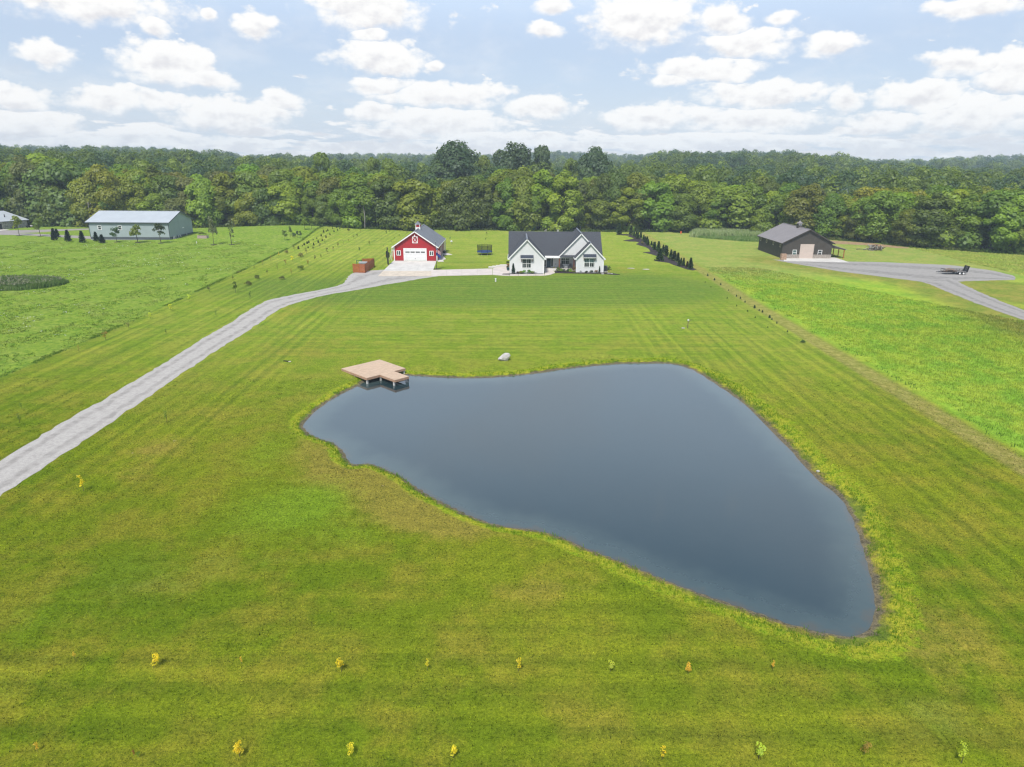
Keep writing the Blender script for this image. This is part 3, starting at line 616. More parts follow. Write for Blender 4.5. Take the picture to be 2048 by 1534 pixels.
        for x in (x0+.25, x1-.25):
            b = MB(); b.bar((x, y-.03, 2.75), (x, y-.03, 3.6), .09); b.bar((x, y-.06, 3.56), (x, y-.66, 3.56), .09); b.bar((x, y-.08, 2.85), (x, y-.58, 3.5), .08); part('awning_bracket', b, POSTWOOD, t, True)
    d = part('door', MB().box(8.15, 9.15, 164.40, 164.47, .40, 2.75), BLUEDOOR, t, True, label='blue front door')
    p = MB()
    for z0, z1 in ((.5, 1.2), (1.35, 2.6)):
        for x0, x1 in ((8.25, 8.6), (8.7, 9.05)): p.box(x0, x1, 164.375, 164.40, z0, z1)
    part('door_panel', p, BLUEDOOR, d, True); part('door_handle', MB().box(9.02, 9.08, 164.34, 164.38, 1.3, 1.55), BLACK, d, True)
    f = MB()
    for x in (7.55, 8.02, 9.16, 9.7): f.box(x-.07, x+.07, 164.40, 164.5, .38, 2.85)
    f.box(7.48, 9.77, 164.40, 164.5, 2.86, 3.0); part('door_frame', f, TRIM, t, True)
    for x0, x1 in ((7.63, 7.94), (9.24, 9.62)): part('sidelight', MB().box(x0, x1, 164.44, 164.48, .6, 2.82), GLASS, t, True)
    part('electrical_box', MB().box(10.2, 10.4, 164.4, 164.5, 1.0, 1.3), STEEL, t, True)
white_house()
def wreath():
    t = thing('wreath', 'round dark wreath hanging on the blue front door', 'wreath', (8.65, 164.33, 2.3)); L = MB()
    ring = [(.3*math.cos(a), 0, .3*math.sin(a)) for a in np.linspace(0, 2*math.pi, 15)]; part('hoop', MB().tube(ring, .07, 5), BARK, t)
    for i in range(60):
        a = random.random()*6.28; r = .3+random.gauss(0, .07); c = Vector((r*math.cos(a), -.05+random.gauss(0, .03), r*math.sin(a))); d = Vector((random.gauss(0, 1), random.gauss(0, .3), random.gauss(0, 1))).normalized()*.1; e = Vector((-d.z, .04, d.x))*.5
        L.add([c-d, c+e, c+d, c-e], [(0, 1, 2, 3)])
    part('leaves', L, WREATHL, t)
WREATHL = mat('wreath_leaves', (.02,.035,.02), .8, .4)
wreath()
def patio_chair(name, label, cat, loc, rz, m, group=None, rock=False, s=1.0):
    t = thing(name, label, cat, loc, rz, group); b = MB()
    for i in range(6): b.box(-.28*s, .28*s, (-.30+i*.1)*s, (-.22+i*.1)*s, (.40-.012*i)*s, (.43-.012*i)*s)
    part('seat', b, m, t); b = MB()
    for i in range(5): x = (-.24+i*.12)*s; b.slab([(x-.05*s,.24*s,.36*s),(x+.05*s,.24*s,.36*s),(x+.05*s,.50*s,1.10*s),(x-.05*s,.50*s,1.10*s)], .025)
    part('backrest', b, m, t)
    for x in (-.32, .32):
        part('armrest', MB().box((x-.06)*s, (x+.06)*s, -.36*s, .36*s, .60*s, .63*s), m, t); part('leg', MB().box((x-.03)*s, (x+.03)*s, -.34*s, -.26*s, .03 if rock else 0, .60*s), m, t); part('leg', MB().bar((x*s, .28*s, .6*s), (x*s, .34*s, .03), .06*s, .07*s), m, t)
        if rock: part('rocker', MB().tube([(x*s, -.5*s, .09), (x*s, -.25*s, .03), (x*s, .1*s, .02), (x*s, .4*s, .05), (x*s, .6*s, .11)], .03, 5), m, t)
    return t
patio_chair('rocking_chair', 'grey rocking chair on the porch, left of the small white table', 'chair', (11.75, 163.0, .36), R(18), GREYCHAIR, 'rocking chairs on the porch', True)
patio_chair('rocking_chair', 'grey rocking chair on the porch, right of the small white table', 'chair', (13.6, 163.0, .36), R(-18), GREYCHAIR, 'rocking chairs on the porch', True)
def side_table():
    t = thing('side_table', 'small white table between the two rocking chairs', 'table', (12.65, 162.8, .36)); part('tabletop', MB().box(-.3, .3, -.22, .22, .5, .54), WHITEP, t)
    for x in (-.25, .25):
        for y in (-.18, .18): part('leg', MB().box(x-.03, x+.03, y-.03, y+.03, 0, .5), WHITEP, t)
    part('shelf', MB().box(-.24, .24, -.16, .16, .12, .15), WHITEP, t)
side_table()
def ac_unit():
    t = thing('air_conditioner', 'grey air conditioner unit beside the right wall of the white house', 'air conditioner', (21.75, 160.6, 0)); part('cabinet', MB().box(-.45, .45, -.45, .45, .08, 1.35), GREYCHAIR, t); part('base_pad', MB().box(-.55, .55, -.55, .55, 0, .08), CONC, t)
    part('fan_grille', MB().lathe([(.38, 1.35), (.36, 1.40), (.1, 1.41)], 14), BLACK, t)
    b = MB()
    for i in range(9): b.box(-.46, .46, -.47, -.44, .2+i*.12, .24+i*.12)
    part('louvre', b, BLACK, t, kind='stuff')
ac_unit()

# ------------------------------------------------------------------ red barn garage
def red_barn():
    x0, x1, y0, y1, ze, zr = -30.4, -19.5, 176.6, 195.6, 3.72, 7.35
    t = thing('barn', 'red barn garage with a white overhead door and grey roof', 'barn', ((x0+x1)/2, y0, 0))
    part('wall', gable_prism(MB(), x0, x1, y0, y1, 0, ze, zr), RED, t, True); top = lambda x: ze+(zr-ze)*(1-abs(x-(x0+x1)/2)/((x1-x0)/2))-.1
    battens(t, RED, x0+.1, x1-.1, y0, lambda x: top(x) if not(-27.95 < x < -22.15) else 3.0, .05, .3, .045, .03)
    b = MB()
    for i in range(30): y = y0+.4+i*.62; b.box(x1-.01, x1+.03, y-.025, y+.025, .05, ze-.05)
    part('batten', b, RED, t, True, kind='stuff')
    gable_roof(t, x0, x1, y0, y1, ze, zr, GREYROOF, .14, .5, rib=.6, fascia=TRIM)
    for xx in (x0, x1): part('corner_board', MB().box(xx-.12, xx+.12, y0-.05, y0+.13, 0, ze-.05), TRIM, t, True)
    # overhead door: four sections, the second from the top with windows
    dx0, dx1, dz = -27.85, -22.25, 3.05
    f = MB(); f.box(dx0-.16, dx0, y0-.07, y0+.02, 0, dz+.15); f.box(dx1, dx1+.16, y0-.07, y0+.02, 0, dz+.15); f.box(dx0, dx1, y0-.07, y0+.02, dz, dz+.15); part('door_frame', f, TRIM, t, True)
    d = part('garage_door', MB().box(dx0, dx1, y0-.02, y0+.02, .02, dz), WHITEP, t, True)
    for i in range(4):
        z0 = .03+i*dz/4; z1 = z0+dz/4-.03; part('door_section', MB().box(dx0+.01, dx1-.01, y0-.05, y0-.02, z0, z1), WHITEP, d, True)
    for j in range(4):
        c = dx0+.35+j*(dx1-dx0-.7+.32)/4; w = 1.06
        for i in range(4): part('pane', MB().box(c+i*w/4+.025, c+(i+1)*w/4-.025, y0-.062, y0-.05, 2.02, 2.38), GLASS, d, True)
    part('door_handle', MB().box(-25.15, -24.95, y0-.08, y0-.05, .5, .6), BLACK, d, True)
    window(t, -29.65, -28.85, 1.5, 2.48, y0-.03, 2, 1, fr=.14); window(t, -21.25, -20.45, 1.45, 2.43, y0-.03, 2, 1, fr=.14)
    # hay door with the crossed boards
    hx0, hx1, hz0, hz1 = -25.62, -24.28, 4.5, 6.15
    h = part('hay_door', MB().box(hx0, hx1, y0-.05, y0+.01, hz0, hz1), RED, t, True); c = MB(); q = .12
    c.box(hx0-.02, hx1+.02, y0-.085, y0-.05, hz0-.02, hz0+q); c.box(hx0-.02, hx1+.02, y0-.085, y0-.05, hz1-q, hz1+.02); c.box(hx0-.02, hx0+q, y0-.085, y0-.05, hz0+q, hz1-q); c.box(hx1-q, hx1+.02, y0-.085, y0-.05, hz0+q, hz1-q)
    part('door_frame', c, TRIM, h, True)
    for a, b in (((hx0+q, hz0+q), (hx1-q, hz1-q)), ((hx0+q, hz1-q), (hx1-q, hz0+q))): part('cross_board', MB().bar((a[0], y0-.072+(.006 if a[1] > 5 else 0), a[1]), (b[0], y0-.072+(.006 if a[1] > 5 else 0), b[1]), .04, .10, up=(0, 0, 1)), TRIM, h, True)
    l = part('barn_lamp', MB().tube([(-24.95, y0, 6.62), (-24.95, y0-.25, 6.7), (-24.95, y0-.45, 6.6), (-24.95, y0-.5, 6.45)], .03, 6), LAMPM, t, True); part('lamp_shade', MB().lathe([(.06, 6.48), (.12, 6.42), (.26, 6.3)], 12, (-24.95, y0-.5, 0)), LAMPM, l, True)
    # cupola
    cx, cy = -25.1, 184.3; zb = zr-.2
    c = part('cupola', MB().box(cx-.62, cx+.62, cy-.62, cy+.62, zb-.15, zr+.45), TRIM, t, True); part('louvre_panel', MB().box(cx-.42, cx+.42, cy-.66, cy-.6, zr+.5, zr+1.08), RED, c, True); part('louvre_panel', MB().box(cx+.6, cx+.66, cy-.42, cy+.42, zr+.5, zr+1.08), RED, c, True)
    b = MB().box(cx-.57, cx+.57, cy-.57, cy+.57, zr+.45, zr+1.15)
    part('cupola_box', b, TRIM, c, True); part('cupola_roof', MB().lathe([(.98, zr+1.13), (.95, zr+1.2), (.45, zr+1.55), (.06, zr+1.98)], 4, (cx, cy, 0)), GREYROOF, c, True)
    # side porch on the right wall
    for y in (184.9, 188.2, 191.6, 194.8): part('porch_post', MB().box(x1+.42, x1+.58, y-.08, y+.08, 0, 3.2), TRIM, t, True)
    part('porch_wall', MB().box(x1-.02, x1+.04, 184.6, 184.8, 0, 3.6), TRIM, t, True)
    part('side_door', MB().box(x1-.02, x1+.05, 186.2, 187.2, .05, 2.25), TRIM, t, True)
red_barn()
BX, BY = -19.0, 176.6
def flag():
    bx, by = at(873.2, 538); t = thing('flagpole', 'black pole in a mulch ring with two flags by the red barn corner', 'flagpole', (bx, by, 0))
    part('pole', MB().tube([(0, 0, 0), (0, 0, 3.6), (-.06, 0, 6.4)], [.06, .05, .03], 8), BLACK, t); part('finial', MB().lathe([(.02, 6.38), (.07, 6.45), (.05, 6.55), (.01, 6.6)], 8, (-.06, 0, 0)), STEEL, t)
    def cloth(mb, z0, z1, x0, w, slant, n=6, m=4):
        V = [(x0+w*i/n+.10*math.sin(i*1.3), .10*math.sin(i*1.7+j), z0+(z1-z0)*j/m-slant*i/n) for j in range(m+1) for i in range(n+1)]
        return mb.add(V, [(j*(n+1)+i, j*(n+1)+i+1, (j+1)*(n+1)+i+1, (j+1)*(n+1)+i) for j in range(m) for i in range(n)])
    u = part('flag', MB(), FLAGRED, t, label='red and white striped flag with a blue corner')
    for k in range(9):
        mb = MB(); cloth(mb, 5.0-.1*(k+1), 5.0-.1*k, 0, 1.0, .9, 6, 1); part('stripe', mb, FLAGRED if k % 2 == 0 else WHITEP, u)
    mb = MB(); cloth(mb, 4.58, 5.0, 0, .42, .38, 3, 2); mb.v = [(a, b-.02, c) for a, b, c in mb.v]; part('canton', mb, FLAGBLUE, u)
    st = MB()
    for i in range(3):
        for j in range(2): x = .07+.12*i; z = 4.68+.17*j-.9*x; st.box(x, x+.04, -.16, -.15, z, z+.04)
    part('star', st, WHITEP, u, kind='stuff')
    mb = MB(); cloth(mb, 3.2, 4.0, 0, .95, .7); part('flag', mb, FLAGBLUE, t, label='plain blue flag below the striped one')
    px_, py_ = bx, by
    m = MB(); V = []; n = 14
    for k in range(n): a = 6.283*k/n; r = 1+.12*math.sin(3*a); V.append((px_+1.25*r*math.cos(a), py_+.8*r*math.sin(a), .05))
    m.slab(V, .05); tag(part('mulch_bed', m, MULCH, None), 'dark mulch ring at the foot of the flagpole', kind='structure')
flag()
def hoop():
    b = at(776.5, 529.5); t = thing('basketball_hoop', 'black basketball hoop standing left of the red barn with its white arm turned away', 'basketball hoop', (b[0], b[1], 0))
    part('pole', MB().bar((0, 0, 0), (-.1, .2, 4.2), .22), BLACK, t); part('pole_pad', MB().bar((0, -.02, .1), (-.04, .04, 1.5), .32), BLACK, t)
    part('backboard', MB().box(-.34, -.27, -.5, 1.4, 1.75, 3.35), RUBBER, t); part('net_screen', MB().box(-.16, .2, -.3, 1.3, 1.7, 2.9), mat('dark_green_mesh', (.03,.04,.02), .9), t)
    part('rim', MB().tube([(-.55+.23*math.cos(a)-.0, .4+.23*math.sin(a), 2.2) for a in np.linspace(0, 6.283, 13)], .02, 5), ORANGE, t)
hoop()
def downspout_ladder():
    b = at(781.5, 510); t = thing('ladder', 'white ladder leaning at the left eave of the red barn', 'ladder', (-31.3, 177.6, 0))
    for x in (-.2, .2): part('rail', MB().bar((x, -.3, 1.0), (x+.45, .3, 3.6), .06), WHITEP, t)
    for i in range(8): u = i/8+.05; part('rung', MB().bar((-.2+.45*u, -.3+.6*u, 1+2.6*u), (.2+.45*u, -.3+.6*u, 1+2.6*u), .05), WHITEP, t)
    for x in (-.2, .2): part('leg', MB().bar((x-.2, -.55, 0), (x, -.3, 1.0), .05), WHITEP, t)
    o = thing('crate', 'orange plastic tub on end behind the red barn left corner', 'tub', (-30.85, 179.2, 0)); part('body', MB().box(-.35, .3, -.3, .3, 0, 2.3), ORANGE, o); part('lid', MB().box(-.38, .33, -.33, .33, 2.3, 2.36), WHITEP, o)
downspout_ladder()
def kettle(name, label, p, s=1.):
    t = thing(name, label, 'grill', (*p, gz1(*p)))
    part('bowl', MB().lathe([(.05, .55), (.26, .62), (.34, .8), (.35, .85)], 14), RUBBER, t, smooth=True); part('lid', MB().lathe([(.35, .85), (.33, .98), (.2, 1.1), (.04, 1.13)], 14), RUBBER, t, smooth=True)
    for k in range(3): a = k*2.09; part('leg', MB().bar((.12*math.cos(a), .12*math.sin(a), .62), (.32*math.cos(a), .32*math.sin(a), 0), .04), BLACK, t)
    t.scale = (s, s, s); return t
kettle('kettle_grill', 'round black kettle grill under the side porch of the red barn', (-18.55, 186.3), 1.3)
kettle('kettle_grill', 'black kettle grill by the rear corner of the grey barn', at(384, 468), 1.3)
def pet():
    p = at(868.5, 521.2); t = thing('sign_stand', 'small dark stand with a flag-coloured panel beside the right garage window', 'stand', (p[0], p[1], 0))
    part('post', MB().box(-.04, .04, -.04, .04, 0, 1.6), BLACK, t); part('panel', MB().box(-.3, .25, -.06, -.04, .1, .85), FLAGBLUE, t); part('stripe', MB().box(-.3, -.15, -.075, -.06, .1, .85), FLAGRED, t); part('stripe', MB().box(-.05, .06, -.075, -.06, .1, .85), WHITEP, t); part('ornament', MB().lathe([(.05, 1.2), (.25, 1.3), (.3, 1.5), (.12, 1.7)], 8), RUBBER, t)
pet()
# concrete apron and walks: slabs with joints between them
def slabs(name, label, quads, m, z=.07):
    """quads: list of pixel quads"""
    t = thing(name, None, None); tag(t, label, kind='structure')
    for i, (q, mm) in enumerate(quads):
        pts = [at(*p) for p in q]; c = sum(pts)/len(pts); pts = [c+(p-c)*(1-.025/max(.3, float(np.hypot(*(p-c))))) for p in pts]; ar = sum(pts[k][0]*pts[(k+1) % len(pts)][1]-pts[(k+1) % len(pts)][0]*pts[k][1] for k in range(len(pts)))
        if ar < 0: pts = pts[::-1]
        part('slab', MB().slab([(p[0], p[1], z) for p in pts], .07), mm, t)
def grid_quad(A, B, C, D, nu, nv):
    """A,B bottom left/right, C,D top right/left"""
    A, B, C, D = map(np.array, (A, B, C, D)); out = []
    g = lambda u, v: tuple((A*(1-u)+B*u)*(1-v)+(D*(1-u)+C*u)*v)
    for j in range(nv):
        for i in range(nu): out.append([g(i/nu, j/nv), g((i+1)/nu, j/nv), g((i+1)/nu, (j+1)/nv), g(i/nu, (j+1)/nv)])
    return out
ap = [(q, CONCRUST if j < 3 else CONC) for j, q in enumerate(grid_quad((756,552.5),(862,552.5),(873,522.3),(787,521.8),3,3))]
slabs('concrete_apron', 'pale concrete apron in front of the red barn', ap, CONC)
wk = [(q, WALKC) for q in grid_quad((862.5,552.5),(985,550),(985,537.5),(862.5,540.5),4,1)]+[([(985.5,550),(1005,551.5),(1019,552),(1019,532),(1000,533),(985.5,537.5)], WALKC)]
wk += [(q, WALKC) for q in grid_quad((1019.5,552),(1089,551.5),(1089,548.6),(1019.5,549.2),4,1)]+[([(1089.3,551.5),(1101,549.8),(1110.5,546.2),(1108,543),(1104,540.8),(1089.3,540.8)], WALKC)]
slabs('concrete_walk', 'pinkish concrete walk from the barn apron to the house porch', wk, WALKC, .08)
slabs('barn_patio', 'small concrete pads beside the red barn', [([(875.5,523.5),(888,523.5),(886,521),(892,518),(885,511),(878,513)], CONC), ([(884,511),(905,509.5),(891,505.5),(885,507)], CONC)], CONC, .06)
def steps():
    p = at(1005, 536); t = thing('steps', 'pale concrete steps at the left side of the white house', 'steps', (p[0], p[1], 0))
    for i in range(4): part('step', MB().box(-3.4+i*.9, -2.5+i*.9+(3.4-2.5-.9), .0, 1.6, 0, .16*(i+1)), CONC, t)
    part('landing', MB().box(.2, 1.9, 0, 1.6, 0, .66), CONC, t)
steps()

# ------------------------------------------------------------------ brown barn
def brown_barn():
    x0, x1, y0, y1, ze, zr = 72.4, 85.7, 185.6, 204.0, 4.2, 7.6
    t = thing('barn', 'dark brown metal barn with a beige overhead door and lean-to', 'barn', ((x0+x1)/2, y0, 0))
    part('wall', gable_prism(MB(), x0, x1, y0, y1, 0, ze, zr), BROWNSIDE, t, True); top = lambda x: ze+(zr-ze)*(1-abs(x-(x0+x1)/2)/((x1-x0)/2))-.1
    battens(t, BROWNSIDE, x0+.1, x1-.1, y0, lambda x: top(x) if not(76.8 < x < 81.1) else 3.6, .9, .45, .04, .02, name='siding_rib')
    b = MB()
    for i in range(40): y = y0+.3+i*.45; b.box(x0-.02, x0+.01, y-.02, y+.02, .05, ze-.05)
    part('siding_rib', b, BROWNSIDE, t, True, kind='stuff')
    gable_roof(t, x0, x1, y0, y1, ze, zr, BROWNROOF, .12, .5, rib=.6, fascia=BROWNSIDE)
    f = MB(); f.box(77.15, 77.3, y0-.06, y0+.02, 0, 3.82); f.box(80.7, 80.85, y0-.06, y0+.02, 0, 3.82); f.box(77.3, 80.7, y0-.06, y0+.02, 3.67, 3.82); part('door_frame', f, BEIGE, t, True)
    d = part('garage_door', MB().box(77.3, 80.7, y0-.02, y0+.02, .02, 3.67), BEIGE, t, True)
    for i in range(6): part('door_section', MB().box(77.31, 80.69, y0-.045, y0-.02, .03+i*.607, .03+i*.607+.58), BEIGE, d, True)
    window(t, 75.35, 76.25, .95, 2.2, y0, 1, 2, glass=PALEGLASS, fr=.1); window(t, 82.15, 83.05, .92, 2.17, y0, 1, 2, fr=.1)
    for y in (187.3, 192.5, 197.7, 202.6): window(t, y-.42, y+.42, 2.85, 3.55, 0, 1, 1, fr=.09, side=x0, frame_mat=BEIGE)
    st = MB(); r2 = random.Random(5)
    for (a, b_) in ((73.4, 77.1), (80.9, 85.7)):
        z = 0
        while z < .95:
            h = r2.uniform(.12, .22); x = a
            while x < b_:
                w = r2.uniform(.2, .5); e = min(x+w, b_); st.box(x+.01, e-.01, y0-.10-r2.uniform(0, .04), y0, z+.01, min(z+h, 1.0)); x = e
            z += h
    part('stone_wainscot', st, STONE, t, True, kind='stuff'); part('stone_sill', MB().box(80.9, 85.72, y0-.17, y0, 1.0, 1.06), STONE, t, True); part('stone_sill', MB().box(73.4, 77.1, y0-.17, y0, 1.0, 1.06), STONE, t, True)
    cx, cy = 79.05, 192.6; c = part('cupola', MB().box(cx-.6, cx+.6, cy-.6, cy+.6, zr-.4, zr+.45), BROWNSIDE, t, True)
    part('cupola_box', MB().box(cx-.5, cx+.5, cy-.5, cy+.5, zr+.45, zr+1.05), BROWNSIDE, c, True)
    for i in range(3): part('pane', MB().box(cx-.42+i*.29, cx-.42+i*.29+.24, cy-.53, cy-.5, zr+.52, zr+.98), STEEL, c, True)
    part('cupola_roof', MB().lathe([(.92, zr+1.03), (.9, zr+1.1), (.4, zr+1.45), (.05, zr+1.8)], 4, (cx, cy, 0)), BROWNROOF, c, True)
    # lean-to on the right wall
    part('lean_to_roof', MB().slab([(x1,y0+.2,3.65),(89.9,y0+.2,2.45),(89.9,y0+9,2.45),(x1,y0+9,3.65)], .12), BROWNROOF, t, True)
    part('lean_to_gable', MB().slab([(x1,y0+.25,2.75),(89.6,y0+.25,2.30),(89.6,y0+.25,2.45),(x1,y0+.25,3.55)], .05), BROWNSIDE, t, True)
    for y in (y0+.4, y0+3.6, y0+6.6, y0+8.8): part('lean_to_post', MB().box(89.2, 89.38, y-.09, y+.09, 0, 2.5), CEDAR, t, True)
    part('lean_to_beam', MB().box(89.18, 89.4, y0+.3, y0+9, 2.24, 2.42), CEDAR, t, True)
brown_barn()
slabs('barn_pad', 'white concrete pad in front of the brown barn', [(q, CONC) for q in grid_quad((1568,522.2),(1698,524.8),(1668,514.5),(1566,517),4,1)], CONC, .05)
def stone_stack():
    p = at(1565.5, 519.6); t = thing('stone_pallet', 'stack of tan building stone at the corner of the brown barn', 'stone stack', (p[0]+.2, p[1]+.4, 0))
    part('pallet', MB().box(-.7, .7, -.55, .55, 0, .14), TAN, t); r2 = random.Random(3); z = .14
    for j in range(7):
        x = -.68
        while x < .6:
            w = r2.uniform(.22, .42); part('stone', MB().box(x, min(x+w-.02, .7), -.55+r2.uniform(-.05, .05), .5, z, z+.19), STONETAN, t); x += w
        z += .2
STONETAN = mat('tan_quarry_stone', (.36,.20,.12), .85, .3, 4., col2=(.48,.36,.27))
stone_stack()

# ------------------------------------------------------------------ grey barn and stone house at the left
def grey_barn():
    x0, x1, y0, y1, ze, zr = -133.2, -108.2, 218.8, 235.2, 5.55, 8.25
    t = thing('barn', 'long blue-grey metal barn with a pale roof and dark wainscot', 'barn', ((x0+x1)/2, y0, 0))
    part('wall', gable_prism(MB(), x0, x1, y0, y1, 0, ze, zr, 'x'), BLUEGREY, t, True)
    gable_roof(t, x0, x1, y0, y1, ze, zr, PALEROOF, .12, .5, 'x', rib=.8, fascia=WAINS, ov_front=.8)
    part('wainscot', MB().box(x0-.02, x1+.03, y0-.04, y0, 0, .95), WAINS, t, True); part('wainscot', MB().box(x1, x1+.04, y0, y1, 0, .95), WAINS, t, True)
    part('corner_trim', MB().box(x1-.1, x1+.06, y0-.06, y0+.1, .95, ze), WAINS, t, True); part('corner_trim', MB().box(x0-.06, x0+.1, y0-.06, y0+.1, .95, ze), WAINS, t, True)
    b = MB()
    for i in range(55): x = x0+.3+i*.45; b.box(x-.02, x+.02, y0-.022, y0, .95, ze-.05)
    for i in range(36): y = y0+.3+i*.45; b.box(x1, x1+.022, y-.02, y+.02, .95, ze)
    part('siding_rib', b, BLUEGREY, t, True, kind='stuff')
    for x in (-129.9, -123.5, -118.0, -111.6): window(t, x-.45, x+.45, 3.25, 4.35, y0, 1, 2, fr=.16)
    part('foundation_strip', MB().box(x0, x1+.5, y0-.3, y0-.04, 0, .08), CONC, t, True); part('foundation_strip', MB().box(x1+.04, x1+.5, y0, y1+.5, 0, .08), CONC, t, True)
    part('wall_sign', MB().box(x1+.03, x1+.06, y0+9, y0+10.2, 2.9, 3.2), TRIM, t, True); part('wall_vent', MB().box(x1+.03, x1+.06, y0+13, y0+13.4, 3.2, 3.6), STEEL, t, True)
    part('exhaust_pipe', MB().tube([(x1+.3, y0+11, 0), (x1+.3, y0+11, 1.1)], .07, 6), WHITEP, t, True)
grey_barn()
for i, y in enumerate((221.0, 224.2)):
    t = thing('sawhorse', ('pale A-frame stand against the grey barn end wall, nearer its front corner', 'pale A-frame stand against the grey barn end wall, farther from its front corner')[i], 'sawhorse', (-107.7, y, 0), 0, 'stands by the grey barn')
    for yy in (-.7, .7): part('leg', MB().bar((-.2, yy-.15, 0), (0, yy, 1.0), .09), WHITEP, t); part('leg', MB().bar((.3, yy+.15, 0), (.05, yy, 1.0), .09), WHITEP, t)
    part('beam', MB().box(-.05, .1, -.75, .75, .98, 1.08), WHITEP, t)
def stone_house():
    # turned a little: local x along the front wall
    p0 = at(6.5, 458.6); p1 = at(56, 454.7); d = p1-p0; rz = math.atan2(d[1], d[0]); L = float(np.hypot(*d))
    t = thing('house', 'stone-clad house with a pale hipped metal roof at the left edge', 'house', (*p0, 0), rz)
    part('wall', MB().box(0, L, 0, 12, 0, 2.8), LHSTONE, t); r2 = random.Random(9); st = MB(); z = 0
    while z < 2.6:
        h = r2.uniform(.2, .4); x = 0
        while x < L: w = r2.uniform(.3, .8); st.box(x+.02, min(x+w, L)-.02, -.05-r2.uniform(0, .07), 0, z+.02, min(z+h, 2.75)); x += w
        z += h
    part('veneer_stone', st, LHSTONE, t, kind='stuff')
    e = .7; zr = 6.0; zb = 2.75; A = (-e, -e, zb); B = (L+e, -e, zb); C = (L+e, 12+e, zb); D = (-e, 12+e, zb); Rr = (L-3.8, 6, zr); Rl = (-9, 6, zr); A2 = (-16, -e, zb); D2 = (-16, 12+e, zb)
    for q in ([A2, B, Rr, Rl], [B, C, Rr], [C, D2, Rl, Rr]): part('roof', MB().slab(q, .12), PALEROOF, t)
    part('fascia', MB().box(-16, L+e, -e-.04, -e, zb-.2, zb), WAINS, t); part('fascia', MB().box(L+e, L+e+.04, -e, 12+e, zb-.2, zb), WAINS, t)
    part('wall', MB().box(-14, -.02, -.6, 12, 0, 2.7), LHSTONE, t, label='pale forward wall at the frame edge'); part('chimney_pipe', MB().tube([(2.4, 2.0, 3.4), (2.4, 2.0, 5.0)], .14, 8), BLACK, t)
    part('window', MB().box(L-3, L-2.3, -.14, -.1, 1.6, 2.3), GLASS, t); part('entry_door', MB().box(-1.6, -.5, -.66, -.6, 0, 2.1), BLACK, t)
    part('dormer', gable_prism(MB(), -5.2, -3.0, .5, 4, 3.0, 3.6, 4.4), LHSTONE, t)
    def near(x, y): c = Vector((math.cos(rz)*x-math.sin(rz)*y+p0[0], math.sin(rz)*x+math.cos(rz)*y+p0[1], 0)); return c
    c = near(3.2, -1.2); k = thing('patio_table', 'dark round table in front of the stone house wall', 'table', c); part('tabletop', MB().lathe([(.7, .72), (.7, .78)], 14), BLACK, k); part('pedestal', MB().tube([(0, 0, 0), (0, 0, .72)], [.3, .06], 8), BLACK, k)
    c = near(L-.8, -1.6); k = thing('scooter', 'dark wheeled machine parked at the corner of the stone house', 'machine', c, rz); part('body', MB().box(-.6, .6, -.3, .3, .3, .8), BLACK, k); part('seat', MB().box(-.1, .5, -.2, .2, .8, .95), RUBBER, k)
    for x in (-.45, .45): part('wheel', MB().lathe([(.3, -.34), (.3, -.2)], 12, (x, 0, .3), 'y'), RUBBER, k)
    part('handlebar', MB().bar((-.4, 0, .8), (-.55, 0, 1.25), .06), STEEL, k)
    c = near(L+.6, -1.0); k = thing('boulder_pile', 'pale heap of stones at the stone house corner', 'stone heap', c)
    for i in range(9):
        a = random.random()*6.28; r = random.random()*1.1; s = random.uniform(.3, .6); part('stone', MB().lathe([(s*.5, 0), (s, s*.35), (s*.8, s*.8), (s*.2, s*1.0)], 6, (r*math.cos(a), r*math.sin(a), .45*max(0, 1-r))), BOULDER, k)
stone_house()
slabs('stone_house_patio', 'pale concrete pad by the stone house', [([(54,456),(74,452.5),(70,449.5),(54,452)], CONC), ([(-10,463),(20,459.6),(4,458.6),(-10,459)], CONC)], CONC, .05)

